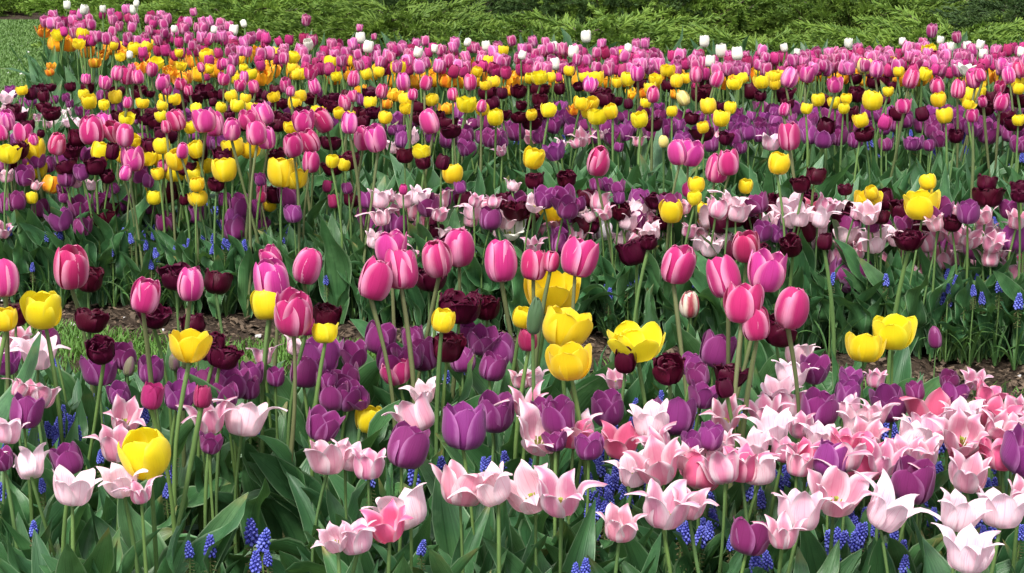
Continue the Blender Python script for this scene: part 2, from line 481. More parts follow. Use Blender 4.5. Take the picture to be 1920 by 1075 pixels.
def rand_leaf(g, nu=7, nv=13, wide=1.0):
    return leaf_grid(g, g.uniform(.85, 1.15), g.uniform(.085, .155) * wide, g.uniform(.05, .36), g.uniform(.1, .9) if g.random() < .84 else g.uniform(1.0, 2.1), g.uniform(.3, 1.0), g.uniform(.25, .95), g.normal(0, .8), nu, nv)

def rotz(P, a):
    c, s = math.cos(a), math.sin(a)
    return np.stack([P[..., 0] * c - P[..., 1] * s, P[..., 0] * s + P[..., 1] * c, P[..., 2]], -1)

LEAF_MESH = []
for k in range(16):
    g = np.random.default_rng(300 + k)
    mb = MB()
    mb.grid(*rand_leaf(g, 9, 17))
    LEAF_MESH.append(mb.mesh('leaf', [LEAF]))
LEAVES_MESH = []
for k in range(10):
    g = np.random.default_rng(400 + k)
    mb = MB()
    for j in range(4):
        P, UV = rand_leaf(g, 5, 8, .85)
        mb.grid(rotz(P * g.uniform(.7, 1.05) + np.array([.02, 0, 0]), j * 1.57 + g.uniform(-.5, .5)), UV)
    LEAVES_MESH.append(mb.mesh('leaves', [LEAF_FAR]))
STEMS = {m: [stem_mesh(b, {'p': STEM_P, 'g': STEM_G}[m], 50 + i) for i, b in enumerate(STEM_BEND)] for m in 'pg'}
PISTIL_MESH = pistil_mesh(PISTIL)

_bl = {}
def bloom(shape, colour, variant, hi):
    k = (shape, colour, variant, hi)
    if k not in _bl:
        _bl[k] = bloom_mesh('flower_head', shape, PET[colour], 1000 + sum(map(ord, shape + colour)) * 31 + variant * 7, hi)
    return _bl[k]

# ------------------------------------------------------------------ kinds of tulip
KIND = {  # name, look, height, bloom height, shapes, petals, stem, group
    'P': ('pink_tulip', 'pink goblet tulip', .585, .074, ['P', 'P', 'P', 'Pc', 'P', 'Pc', 'Po'], 'P', 'p', 'tall pink goblet tulips'),
    'Y': ('yellow_tulip', 'yellow tulip', .53, .070, ['Y', 'Y', 'Y', 'Yo'], 'Y', 'g', 'yellow tulips'),
    'D': ('maroon_tulip', 'dark maroon tulip', .48, .052, ['D', 'Dg', 'D', 'Dw', 'D', 'Dw'], 'D', 'g', 'dark maroon fringed tulips'),
    'U': ('purple_tulip', 'purple tulip', .42, .064, ['U', 'U', 'Uo'], 'U', 'g', 'purple tulips'),
    'L': ('lily_flowered_tulip', 'pale pink lily flowered tulip', .41, .068, ['L', 'L', 'L', 'Ln', 'Lw'], 'L', 'g', 'pale pink lily flowered tulips'),
    'K': ('rose_tulip', 'rose pink lily flowered tulip', .40, .064, ['Lw', 'L'], 'K', 'g', 'rose pink lily flowered tulips'),
    'M': ('magenta_tulip', 'magenta tulip', .54, .064, ['M'], 'M', 'g', 'magenta and white tulips of the far bed'),
    'R': ('raspberry_tulip', 'raspberry red tulip', .52, .056, ['M', 'P'], 'R', 'g', 'raspberry red tulips'),
    'W': ('white_tulip', 'white tulip', .57, .064, ['W'], 'W', 'g', 'white tulips of the far bed'),
    'O': ('orange_tulip', 'orange double tulip', .45, .060, ['O'], 'O', 'g', 'orange double tulips'),
    'C': ('cream_tulip', 'cream yellow tulip', .52, .066, ['Y'], 'C', 'g', 'cream yellow tulips'),
}
leafy, SIGHT = [], []
def sight(x, y, z, wide=0.0):
    """remember a spot that the photograph shows free of leaves in front of it"""
    SIGHT.append((x, y, z, wide))

def headroom(x, y, wid, every=True):
    """how tall leaves at (x, y) can grow before they cover a flower or patch that stands behind them"""
    q = y / SA[:, 1]
    m = (q < .995) & (np.abs(SA[:, 0] * q - x) < np.maximum(wid, SA[:, 3]))
    if not every:
        m &= SA[:, 3] > 0
    if not m.any():
        return 9.0
    return float((HC - (HC - SA[m, 2]) * q[m]).min())

things = []       # (root, kind, px, py, forced label or None, short reference)

def tulip(kind, px, py, s, label=None, ref=None, shape=None, petals=None, h=None, d=None, lean=None, stem=None, name=None, tilt=None, leaves=None):
    nm, look, h0, b0, shapes, pet, st, grp = KIND[kind]
    petals = petals or pet
    hh = h if h is not None else h0 * rnd.uniform(.96, 1.04)
    p = at_height(px, py, hh)
    if d is not None:
        p = at_depth(px, py, d)
    else:
        ea, eb = edge_a(p.x), edge_b(p.x)
        tall = kind in 'PYDWC'
        if py < 420 and kind in 'UL' and p.y < eb:
            p = at_depth(px, py, eb + rnd.uniform(.03, .3))
        elif ea - .05 < p.y < eb + .03:
            lim = 440 if tall else 600
            if kind == 'D' and py > 560:
                lim = 100
            p = at_depth(px, py, ea - rnd.uniform(.05, .2)) if py > lim else at_depth(px, py, eb + rnd.uniform(.05, .35))
        elif p.y < ea and py < (430 if tall else 590):
            p = at_depth(px, py, eb + rnd.uniform(.05, .35))
    dist = project(p)[2]
    bh = max(.55 * b0, min(1.55 * b0, s * dist / FPX)) * (.93 if kind == 'L' else 1.0)
    near = dist < 6.0
    yaw = rnd.uniform(0, 6.283)
    zb = max(p.z - bh * .5, .12)
    bi = rnd.choice([0, 1, 2, 3, 4, 5, 1, 5, 6] if lean is None else lean)
    bend = STEM_BEND[bi]
    c, sn = math.cos(yaw), math.sin(yaw)
    root = bpy.data.objects.new(name or nm, None)
    C.objects.link(root)
    root.empty_display_size = .02
    root.location = (p.x - c * bend * zb, p.y - sn * bend * zb, 0)
    root.rotation_euler = (0, 0, yaw)
    sm = obj('stem', STEMS[stem or st][bi], root)
    k = .5 / max(zb, .2)
    rr = zb if zb > .42 else .42
    sm.scale = (zb, zb, zb)
    sh = shape or rnd.choice(shapes)
    hd = obj('flower_head', bloom(sh, petals, rnd.randrange(6 if near else 4), near), root)
    hd.location = (bend * zb, 0, zb - .002)
    tv = .19 if kind in 'LK' else .12
    tl = (rnd.gauss(0, tv), math.atan(1.6 * bend) + rnd.gauss(0, tv), rnd.uniform(0, 6.28)) if tilt is None else tilt
    hd.rotation_euler = tl
    hd.scale = (bh, bh, bh)
    if near and sh in ('L', 'Lw', 'Yo', 'Yw', 'St', 'Uo'):
        ps = obj('pistil', PISTIL_MESH, hd)
    leafy.append((root, near, zb, 5 if kind in 'LKU' else 4) if leaves is None else (root, near, zb, leaves))
    sight(p.x, p.y, p.z - bh * .5, .07 if label else 0.0)
    root['category'] = 'tulip'
    root['group'] = grp
    things.append([root, kind, px, py, label, ref, dist])
    return root

# ------------------------------------------------------------------ the flowers seen one by one
# every entry is x,y,size in one of nine enlarged views (scale 2.986) of the bed
VIEW = {
 (0, 0): {
  'W': '462,50,60 575,48,45 748,50,55 760,18,40 975,160,45 1195,165,45 1305,165,65 1732,240,70 1370,130,45 725,305,40',
  'M': '710,50,60 1090,65,50',
  'O': '325,155,40 320,225,50 285,370,45 285,402,45 530,350,60 575,305,55 610,265,50 815,310,40 1440,285,60 1440,335,30 1620,385,50 1890,330,60',
  'Y': '350,182,45 630,255,50 672,318,40 765,285,70 808,260,65 1010,368,45 1165,380,55 1335,335,50 1360,380,50 1625,320,75 1655,420,45 1540,290,60 1890,425,45 1320,250,50 1000,295,45 '
       '128,503,55 505,565,85 578,585,50 790,575,45 925,548,60 905,650,65 900,590,40 1310,535,70 1320,590,75 1370,550,55 1230,598,40 1690,535,70 1540,540,40 1410,598,30 1630,710,65 1775,620,65 1070,712,40 1095,605,40 1900,630,40 '
       '200,832,125 548,845,105 910,815,90 985,945,135 1110,832,95 1260,950,135 1310,825,110 1410,835,95 1575,965,165 1660,1000,110 680,870,80 820,880,90 755,780,70 890,970,70 1140,920,90 1105,1030,80 850,1045,60 180,1065,40 1855,900,60',
  'P': '650,405,90 705,420,105 775,428,85 845,385,85 740,380,50 908,455,100 480,440,60 580,460,80 1010,468,70 1060,500,60 935,500,40 1130,375,50 1260,350,50 1292,392,70 1365,430,70 1250,440,75 1340,475,70 1428,480,75 1600,470,85 1625,505,60 1735,400,85 1770,480,90 710,570,60 '
       '42,668,120 15,740,90 120,745,110 190,780,60 310,800,125 520,725,165 565,700,140 650,715,130 695,755,130 1002,665,125 930,705,75 1150,670,140 1205,690,140 1293,718,125 1395,665,110 1492,630,140 1438,740,140 1500,765,130 1700,675,130 1832,660,140 1755,780,140 1645,805,135 745,885,145 1735,905,120 1015,840,90 920,925,75 695,965,90 1460,1050,60',
  'R': '1830,1040,70 1160,430,40 300,185,45',
  'D': '280,488,45 400,485,55 490,492,65 612,540,70 1145,510,70 1200,530,60 1105,560,55 1190,570,50 1250,530,70 1480,532,60 1575,580,65 790,615,50 885,605,40 1005,585,60 1740,555,60 1820,560,60 1870,545,60 840,525,40 1555,700,75 245,600,60 110,650,60 420,770,100 225,745,40 920,755,95 65,905,95 610,985,70 960,1045,60 1560,870,80 1850,800,80 1870,940,80 1210,1030,80',
  'U': '150,575,80 190,560,50 300,555,50 370,545,50 390,580,40 450,620,60 660,600,70 590,640,60 805,700,70 805,780,80 750,675,45 1085,755,60 1265,610,60 1240,790,100 275,915,100 340,900,90 140,980,110 370,990,110 465,960,90 830,1010,80 1465,1000,70 350,1060,50 650,1050,50 500,640,50 1170,620,50',
  'L': '40,545,70 30,600,60 140,630,60 215,660,70 440,690,80 380,630,50 75,690,60 40,980,80 190,1030,60 430,1010,60 515,1030,60 260,690,60 10,620,50 390,680,60'},
 (640, 0): {
  'W': '108,210,70 145,258,75 422,290,65 698,233,50 815,255,60 1192,258,60 1295,287,75 1605,268,55 1005,305,55 520,270,50',
  'M': '100,155,45 470,228,60 632,240,70 958,225,65 1080,230,65 1148,235,60 1455,245,65 1655,245,60 1700,240,65 185,205,30 1750,305,80 1890,310,85',
  'Y': '900,285,65 822,347,75 315,378,75 755,400,60 860,455,70 810,475,50 1115,430,80 1570,300,50 1420,435,90 1365,430,50 1825,392,70 1755,442,65 1865,432,55 60,340,60 210,400,60 1600,440,80 1545,460,60 1050,435,60 480,355,55 1275,395,60 1180,430,60 '
       '360,555,80 515,555,70 695,580,95 360,605,60 240,655,75 795,605,80 865,655,95 1060,640,60 1160,615,85 1405,572,75 1375,625,75 1435,650,95 1520,620,85 1675,665,95 1700,575,60 1850,620,60 1060,880,115 455,850,85 620,970,110 10,920,60',
  'O': '700,355,80 545,400,80 520,430,60 940,455,100 945,505,60 590,605,70 1470,415,50 1630,525,60 1690,520,60 290,530,70 250,580,60 110,500,60 1310,610,60 1865,525,50',
  'P': '65,438,95 222,505,85 355,452,105 465,460,85 722,458,95 625,525,75 1385,470,90 1660,405,95 1745,525,95 780,590,75 25,570,95 65,535,70 400,525,70 515,675,140 45,685,125 120,765,140 205,765,155 1425,895,165 1895,850,140',
  'D': '1840,480,70 1485,560,85 1610,580,60 1670,625,85 1545,565,50 1005,590,55 905,640,65 1000,655,65 1120,625,85 1065,690,75 430,600,75 135,640,70 185,630,60 1340,480,50 595,690,70 355,870,85 465,905,75 558,905,85 50,900,100 1085,1010,90 1262,1000,90',
  'U': '400,675,80 290,725,60 800,685,90 740,690,70 785,765,80 885,785,110 705,825,100 930,700,60 1180,700,90 1245,655,80 1275,725,80 1370,700,80 1575,735,110 1590,650,70 1760,730,110 1830,715,100 1880,700,80 1550,820,50 640,690,80 1208,840,110 500,770,60 330,720,60 1780,600,60 670,1045,70 1430,1030,80 1555,1045,80 1490,1030,70 40,1050,50',
  'L': '415,755,85 290,815,90 890,735,60 1065,760,85 1350,765,100 1465,750,70 1660,785,75 1320,800,60 1225,800,60 955,1035,70 680,700,60 900,840,50',
  'R': '345,1055,60 1220,430,55'},
 (1280, 0): {
  'W': '120,230,70 220,280,80 310,297,80 152,340,70 575,263,50 640,290,30 930,240,60 1230,230,50 1440,222,50 1500,262,60 1595,255,60 1660,250,60 1680,300,60 1895,290,60',
  'M': '1540,207,65 440,282,70 300,372,80 640,350,65 785,365,75 700,310,70 840,290,70 1250,265,80 1300,315,85 1150,290,70 895,305,70 1090,310,65 1620,280,80 1545,310,80 1345,240,65',
  'Y': '155,405,60 340,435,65 290,468,70 450,455,80 505,420,60 430,400,50 1180,340,40 1340,410,75 20,435,60 1210,400,60 760,557,75 690,605,65 900,605,40 1060,560,115 920,550,60 1010,670,85 1150,510,40 150,592,90 210,660,95 265,600,70 120,710,55 1440,555,85 1600,530,100 1590,580,60 1475,645,90 1875,495,65 530,912,120 350,1040,80 1385,1015,90 1370,1070,70 1070,1075,80 80,1030,90 1880,670,30',
  'P': '78,412,100 175,435,100 580,425,125 690,408,105 855,472,90 1080,380,105 1265,435,115 1437,480,105 1540,495,110 1640,440,105 1680,415,80 1795,360,90 1835,415,105 1895,385,100 1770,480,70 1775,565,110 1685,560,60 1625,645,75 1240,590,90 565,610,80 600,760,155 30,850,150 180,935,165 262,905,150 30,1055,90',
  'R': '1120,680,90 60,480,50',
  'D': '965,440,65 1070,460,70 1125,450,60 1170,475,50 395,505,95 440,535,60 970,525,85 85,530,80 1140,555,60 230,595,60 1350,635,85 1830,660,90 1860,690,80 1895,560,80 1700,1025,90 735,985,90 675,1030,90 915,1060,60 800,710,110 1890,1050,80',
  'U': '300,700,110 370,740,90 515,680,90 710,670,95 620,660,60 880,700,140 940,720,110 380,650,60 455,650,60 1100,640,80 1165,630,80 1345,700,90 1140,805,80 1275,800,80 1320,800,80 1380,810,70 1560,690,90 1885,805,100 165,805,90 330,825,70 1130,720,70 1480,720,80 20,700,80 100,650,60 1740,600,50 1690,650,60 1478,615,70',
  'L': '195,765,80 490,790,110'},
 (0, 360): {
  'P': '25,480,210 795,570,200 1060,510,190 1530,490,240 1545,355,130 1698,400,210 1643,670,245 1460,20,60',
  'R': '1870,50,80 1710,745,110',
  'Y': '250,650,205 30,710,130 1060,855,180 1500,625,180 1820,785,90 180,30,65 860,30,80 1110,35,90 1510,65,80',
  'D': '490,490,125 85,690,120 495,720,125 985,475,130 1205,505,125 1090,735,115 580,880,130 1195,865,145 1225,915,130 855,690,110 1820,695,135 600,90,110 960,15,80 1030,40,60',
  'U': '300,820,120 700,910,140 840,990,150 1050,1035,130 1395,1015,140 1540,1030,100 1800,910,200 1830,1050,120 30,950,130 355,150,125 435,80,120 150,145,140 40,65,125 355,20,70 1260,40,80 1340,75,130 1420,90,120 1320,205,135 830,90,65',
  'L': '110,815,150 210,890,190 60,880,140 1475,910,120 130,230,100 8,210,90 1640,860,80'},
 (640, 360): {
  'P': '160,475,235 278,305,190 335,425,235 548,360,215 660,300,225 895,385,235 1075,400,180 1308,360,220 1860,395,220 1170,385,100',
  'R': '725,600,130 1050,820,130',
  'Y': '1222,755,220 1290,945,200 1005,695,110 560,715,130 1190,80,150 1850,105,130',
  'D': '655,650,160 820,645,125 590,870,150 490,490,120 1590,940,130 1840,985,150 1070,165,95 1350,185,95 1020,90,85 1565,105,95 1655,335,140 1720,280,80 530,215,75 1770,50,90 45,40,80',
  'U': '200,815,180 75,905,140 60,1020,130 410,820,140 770,820,160 890,880,190 490,60,130 210,190,125 990,55,120 830,145,130 770,235,130 1325,65,90 1275,140,60 1230,225,120 1555,30,70 700,790,130',
  'L': '310,115,120 390,205,110 440,315,120 720,150,90 740,40,80 850,50,80 1080,290,90 1140,210,110 1400,130,80 1490,110,80 1640,90,110 1740,130,100 1660,210,130 1745,220,110 870,220,80 1070,60,90 270,20,70 1785,565,90 1085,1035,110 1540,1040,80 1880,230,100 1010,1040,90 600,170,80 800,60,80'},
 (1280, 360): {
  'P': '360,290,185 258,470,230 455,435,230 335,620,230 420,730,190',
  'R': '780,575,110 1880,360,60',
  'Y': '95,115,125 1035,50,120 1345,70,160 70,30,80',
  'D': '525,770,160 255,1025,120 510,65,110 225,170,120 285,155,90 690,205,135 620,290,110 815,190,105 1140,40,120 1235,105,120 1270,270,100 690,25,80 1710,30,110 1510,170,90 385,165,80 1880,20,70 1110,140,80 1350,190,90',
  'U': '170,880,200 95,1020,140 50,960,130 370,80,110 580,200,120 530,230,100 935,185,140 1460,280,165 1850,260,160 730,985,150 930,1040,120 1500,1045,110 1450,90,130 1060,190,70 1140,190,80 1250,170,90',
  'K': '590,440,150 720,80,80',
  'L': '640,900,150 600,1010,170 1055,470,120 1315,465,145 1075,265,140 1660,360,150 1600,250,110 1830,440,150 1540,360,100 755,330,150 910,290,100 450,160,130 130,220,110 30,210,90 1690,130,100 1870,150,110 1640,1040,110 1690,200,100 1780,240,110 960,110,70 1520,100,60 1080,1040,90 860,290,90 980,320,90 1560,290,90'},
 (0, 715): {
  'L': '170,450,190 400,590,210 690,545,190 790,610,140 690,180,180 650,340,200 1175,190,200 1350,200,230 1830,420,210 30,270,160 200,70,160 90,30,110 1890,860,150',
  'U': '130,165,190 395,425,180 675,60,130 985,70,160 1395,30,130 1780,235,180 1860,70,170 1170,340,100 20,430,120',
  'R': '1125,80,130 840,75,150'},
 (640, 715): {
  'L': '450,180,220 470,50,130 20,410,170 150,460,180 665,580,250 880,570,220 1090,590,240 1230,620,240 1105,265,220 1040,110,180 1750,210,210 1360,260,170 1800,330,170 1790,450,230 1640,490,180 1560,790,200 1800,690,260 90,870,200',
  'K': '270,780,190 1300,290,150',
  'U': '335,360,240 680,250,260 855,165,210 1230,190,200 1485,145,190 1385,360,150 1150,160,150 20,70,160 115,80,110 1200,330,120'},
 (1280, 715): {
  'L': '240,480,200 430,480,210 420,350,150 240,340,150 640,450,170 760,300,150 980,225,200 1080,170,150 1280,310,240 1560,270,220 1250,390,180 20,420,150 35,670,180 655,720,250 560,840,190 850,610,240 1110,690,270 1590,500,220 1530,720,230 1785,710,240 1880,150,140 1700,310,160 1890,620,150 600,130,200 530,60,150 670,240,150 950,140,130 150,400,150 1740,230,150 1860,240,130 560,380,150',
  'K': '90,500,210 1020,420,240 1400,150,210 1690,60,130 1790,400,190 1730,180,160 900,330,150 40,470,150 1330,560,110 690,400,150',
  'U': '100,70,150 760,150,210 920,70,150 1175,110,200 1310,50,110 1510,60,140 1870,370,260 820,430,210 1280,540,250 140,300,150 60,330,90',
  'D': '250,30,110'},
}
# ------------------------------------------------------------------ flowers with a look of their own
tulip('Y', 999, 588, 73, 'green unopened tulip bud on a slim stem among yellow tulips', 'green bud', shape='Bg', petals='G', h=.575, name='tulip_bud', lean=[3])
tulip('W', 1294, 570, 50, 'cream tulip bud streaked dark red, half closed', 'streaked cream bud', shape='Pc', petals='S', h=.36, d=4.0, name='tulip_bud')
tulip('U', 1580, 500, 66, 'open purple tulip drooping sideways on its bent stem', 'drooping purple tulip', shape='Ns', petals='U', d=5.15, tilt=(0.2, -1.15, 0), lean=[1])
tulip('U', 1756, 631, 42, 'small closed purple bud on a pale bare stem above the soil', 'small purple bud', shape='B', petals='U', d=4.35, name='tulip_bud', lean=[3], leaves=0)
tulip('L', 955, 428, 44, 'open white star shaped tulip showing its green centre', 'white star tulip', shape='St', petals='W', tilt=(.35, 0, 0), name='white_tulip')
tulip('L', 1127, 432, 38, 'white tulip with purple flames on its petal edges', 'purple flamed tulip', shape='U', petals='F', name='white_tulip')
tulip('Y', 1196, 643, 60, 'widest open yellow tulip, a low bowl of many petals', 'wide yellow bowl', shape='Yw', h=.50)
tulip('Y', 281, 846, 87, 'big yellow tulip standing alone among pale pink flowers', 'lone big yellow tulip', shape='Y', h=.46)
tulip('Y', 1027, 542, 80, 'yellow tulip with one petal flopped outward, tallest above the green bud', 'floppy yellow tulip', shape='Yo', h=.50)
tulip('Y', 688, 784, 50, 'small yellow tulip tucked low among green leaves', 'low small yellow tulip', shape='Y', h=.36)
tulip('Y', 1620, 650, 57, 'shorter of the two touching yellow tulips over bare soil', 'shorter yellow twin', shape='Yo', h=.42)
tulip('Y', 1675, 621, 63, 'taller of the two touching yellow tulips over bare soil', 'taller yellow twin', shape='Yo', h=.44)
tulip('P', 131, 497, 79, 'plumpest pink goblet tulip, rising over the soil strip beside a dark one', 'plump goblet')
tulip('Y', 90, 344, 33, 'orange flushed tulip next to a small yellow one', 'orange flushed tulip', shape='Y', petals='O', name='orange_tulip')
tulip('R', 748, 696, 47, 'short raspberry pink tulip low among green leaves', 'short raspberry tulip', shape='Yo', petals='P', h=.40)
tulip('D', 374, 283, 37, 'dark maroon tulip right in front of a bright yellow one', 'dark cup on yellow')
tulip('W', 1100, 68, 24, 'white tulip standing clear of the crowd against the junipers', 'clear white tulip')
tulip('W', 125, 9, 17, 'white tulip at the lawn end of the far bed, highest there', 'lawn white tulip')
tulip('M', 1747, 57, 26, 'magenta tulip standing highest against the juniper bank', 'highest magenta tulip')
tulip('W', 1809, 128, 25, 'white tulip with petals splayed open among magenta ones', 'splayed white tulip', shape='St')
tulip('C', 1618, 123, 30, 'cream yellow tulip between dark maroon and pink ones in far bed', 'cream far tulip')
tulip('L', 1815, 1030, 87, 'lowest pale pink tulip, its pointed petals flung outward', 'lowest pale tulip', shape='L')
tulip('L', 770, 952, 84, 'broad white and pink tulip bowl before a rosy one', 'broad pale bowl', shape='Lw')
tulip('K', 1163, 826, 60, 'coral pink tulip next to a small purple one', 'coral pink tulip', shape='Lw')
tulip('U', 1400, 1005, 70, 'low bright purple tulip beside grape hyacinths, petals fanned', 'low bright purple tulip', shape='Uo', h=.36)
tulip('C', 1244, 264, 24, 'small closed yellow bud among purple tulips', 'closed yellow bud', shape='Pc', name='tulip_bud')
tulip('C', 1287, 182, 31, 'streaked cream yellow tulip beside a dark maroon one', 'streaked yellow tulip', shape='Pc')
tulip('Y', 1743, 96, 28, 'single yellow tulip up in the magenta crowd', 'crowd yellow tulip')
tulip('O', 102, 82, 27, 'orange double tulip at the corner of the far bed by the lawn', 'orange corner tulip')
tulip('L', 110, 224, 34, 'nearly white frilly tulip in the pale patch by the lawn', 'frilly white tulip', shape='Lw', petals='W', name='white_tulip')
tulip('U', 238, 685, 37, 'green and purple half coloured tulip bud', 'half coloured bud', shape='B', petals='H', name='tulip_bud')
tulip('U', 328, 676, 32, 'small greenish bud under a yellow tulip by grass', 'greenish bud', shape='B', petals='H', name='tulip_bud')
tulip('P', 1478, 573, 82, 'large round pink tulip, lowest and biggest of its cluster', 'round pink cluster tulip')
tulip('M', 573, 37, 22, 'magenta tulip alone above the crowd at the juniper edge', 'lone high magenta tulip')
tulip('W', 1042, 119, 24, 'white tulip sunk low among yellow ones in far bed', 'sunken white tulip')

for (ox, oy), tab in VIEW.items():
    for kind, txt in tab.items():
        for e in txt.split():
            a, b, c = map(float, e.split(','))
            tulip(kind, ox + a / 2.986, oy + b / 2.986, c / 2.986)

# the packed far bed
BX = [75, 130, 200, 300, 380, 450, 520, 640, 800, 1000, 1280, 1500, 1640, 1930]
BT = [30, 22, 20, 24, 32, 48, 58, 72, 82, 88, 98, 102, 88, 84]
BB = [46, 62, 76, 98, 106, 113, 113, 122, 125, 128, 132, 130, 128, 135]
taken = []
def far_fill(kind, n, lo, hi, size, gap):
    k = tries = 0
    while k < n and tries < n * 60:
        tries += 1
        x = rnd.uniform(80, 1925)
        t, b = np.interp(x, BX, BT), np.interp(x, BX, BB)
        y = t + (b - t) * rnd.uniform(lo, hi)
        if any(abs(x - q[0]) < gap and abs(y - q[1]) < gap * .8 for q in taken):
            continue
        taken.append((x, y))
        sz = size * np.interp(y, [20, 130], [.82, 1.1]) * rnd.uniform(.85, 1.12)
        tulip(kind, x, y, sz)
        k += 1
far_fill('M', 225, .0, 1.0, 24, 9)
far_fill('R', 200, .05, 1.2, 22, 7)
far_fill('O', 88, .9, 1.6, 26, 8)
far_fill('Y', 16, .85, 1.6, 22, 8)

# ------------------------------------------------------------------ grape hyacinths
def spike_mesh(seed, nb):
    g = np.random.default_rng(seed)
    mb = MB()
    n = 0
    ga = 2.39996
    for k in range(nb):
        f = k / nb
        z = f ** .92
        r = .30 * (1 - .75 * max(0, f - .35) / .65) * (1 if f > .08 else .8)
        a = k * ga
        sz = .115 * (1 - .45 * f) * g.uniform(.9, 1.1)
        c = np.array([r * .62 * math.cos(a), r * .62 * math.sin(a), z])
        d = np.array([math.cos(a), math.sin(a), -.75 + 1.3 * f])
        d /= np.linalg.norm(d)
        path = [c - d * sz * .5, c + d * sz * .3, c + d * sz * 1.0, c + d * sz * 1.45, c + d * sz * 1.5]
        before = mb.n
        tube(mb, path, np.array([.35, .85, .85, .5, .42]) * sz, 6)
        uv = mb.uv[-1]
        uv[:, 0] = g.uniform(0, 1)
    tube(mb, [(0, 0, -.05), (0, 0, .5), (0, 0, .98)], [.10, .12, .04], 6)
    mb.uv[-1][:, 0] = .1
    mb.uv[-1][:, 1] = .4
    return mb.mesh('flower_spike', [BLUE])

def faded_mesh(seed):
    g = np.random.default_rng(seed)
    mb = MB()
    for k in range(26):
        z = k / 26
        a = k * 2.4
        c = np.array([.04 * math.cos(a), .04 * math.sin(a), z])
        d = np.array([math.cos(a), math.sin(a), -.15])
        L = g.uniform(.16, .26)
        tube(mb, [c, c + d * L * .7, c + d * L], [.012, .018, .03], 4)
    return mb.mesh('faded_bells', [SEED])

SPIKE = [spike_mesh(900 + i, n) for i, n in enumerate((44, 52, 38, 48))]
FADED = [faded_mesh(920 + i) for i in range(3)]
MSTEM = stem_mesh(0.0, STEM_G, 77)
MLEAF = []
for k in range(6):
    g = np.random.default_rng(700 + k)
    mb = MB()
    for j in range(5):
        P, UV = leaf_grid(g, g.uniform(.8, 1.3), g.uniform(.022, .032), g.uniform(.1, .5), g.uniform(.6, 2.2), .5, .05, g.normal(0, .3), 3, 10, .8)
        mb.grid(rotz(P + np.array([.03, 0, 0]), j * 1.26 + g.uniform(-.4, .4)), UV)
    MLEAF.append(mb.mesh('leaves', [GRASSY]))
MUSC = {
 (640, 0): '980,780,50 1240,790,60 655,890,35 825,935,40 1250,880,60 1860,790,50',
 (1280, 0): '1050,800,80 1195,760,70 1095,855,50 875,905,45 910,915,40 1265,985,60 1585,770,60 1390,780,90 1840,900,60 1785,935,40 1820,970,40 1885,990,45 1590,840,40 1280,745,30 215,1035,60 1900,880,50 1755,765,40 1400,860,60',
 (0, 360): '60,155,60 260,250,50 318,220,60 690,225,45 735,258,50 830,200,55 895,215,35 860,240,50 1030,195,45 1095,195,50 1210,100,90 1240,195,65 1280,300,65 1365,300,60 1480,235,60 1620,220,70 1570,200,70 1578,270,60 220,355,50 180,420,45 625,335,45 795,335,60 848,405,50 885,365,45 1035,320,50 1060,285,45 835,155,40 785,90,50 1825,490,50 315,970,80 1380,150,50 1170,95,60 1800,120,50 1000,90,40 300,50,60',
 (640, 360): '55,390,70 1500,570,60 1605,495,65 1655,485,50 375,275,55 585,1035,70 685,1050,70 635,110,50 450,120,60 1755,290,70 15,140,60 750,320,60 900,90,50 430,250,50 620,100,50 1260,370,50 1545,350,50 1480,550,60',
 (1280, 360): '1140,490,60 1310,365,55 1525,495,60 1645,485,55 1720,485,60 1880,610,80 1490,540,50 1545,590,75 1580,580,70 1630,550,55 1555,420,65 1520,440,55 1260,385,50 1775,520,70 50,490,80 1775,140,60 1750,165,50 1650,165,40 1600,200,50 310,190,50 60,370,40 1790,480,50',
 (0, 715): '215,250,80 275,265,85 335,275,85 415,225,90 465,200,85 345,170,70 560,420,65 940,480,70 950,540,80 930,610,70 980,350,70 185,820,75 1060,940,85 1175,920,110 1410,840,130 1465,880,120 1430,1010,110 1500,985,80 20,380,70 10,610,90 50,680,75 810,185,80 590,190,80 255,120,80 310,340,70 540,95,70 1010,150,60 240,580,60 1450,265,60 240,300,70 430,290,80',
 (640, 715): '165,540,90 410,520,110 565,480,110 920,440,90 1075,450,90 500,280,80 1375,200,80 1410,450,90 1475,435,100 1550,460,90 1500,570,95 1495,640,80 1575,610,80 1385,650,90 1390,730,90 1420,830,100 1310,1060,70 1365,1035,90 445,925,70 1720,570,80 1640,125,60 1800,90,70 1450,55,70 1540,245,60 1620,240,70 1780,600,70 215,250,70 1900,830,90 1390,545,70 1615,670,60 1320,650,80 100,270,80 1440,450,80 1540,560,80 1440,600,80 1690,655,60 1860,280,70 45,310,70',
 (1280, 715): '330,210,80 100,690,110 175,760,100 95,870,110 20,840,110 330,560,100 380,600,110 420,610,110 540,570,90 590,545,80 410,1010,120 480,1000,100 850,900,130 905,890,110 980,860,120 940,770,100 1225,940,100 1240,1020,90 1350,680,90 1400,760,100 1650,770,120 1710,590,90 710,570,90 1140,270,110 1130,520,80 960,550,90 1030,560,70 1290,200,80 1440,340,100 1540,610,60 270,900,80 370,160,70 20,300,80 1660,390,80 855,240,80 730,560,80 20,370,70 1080,830,70 1010,830,80 1735,830,90 1160,230,80 1190,290,80 350,600,90 440,660,90 1750,580,80 1690,850,80 860,960,90 130,640,80 1890,840,80 80,160,70 60,250,60 1630,810,90 960,800,90 1850,480,60 410,550,80',
}
seen_m = set()
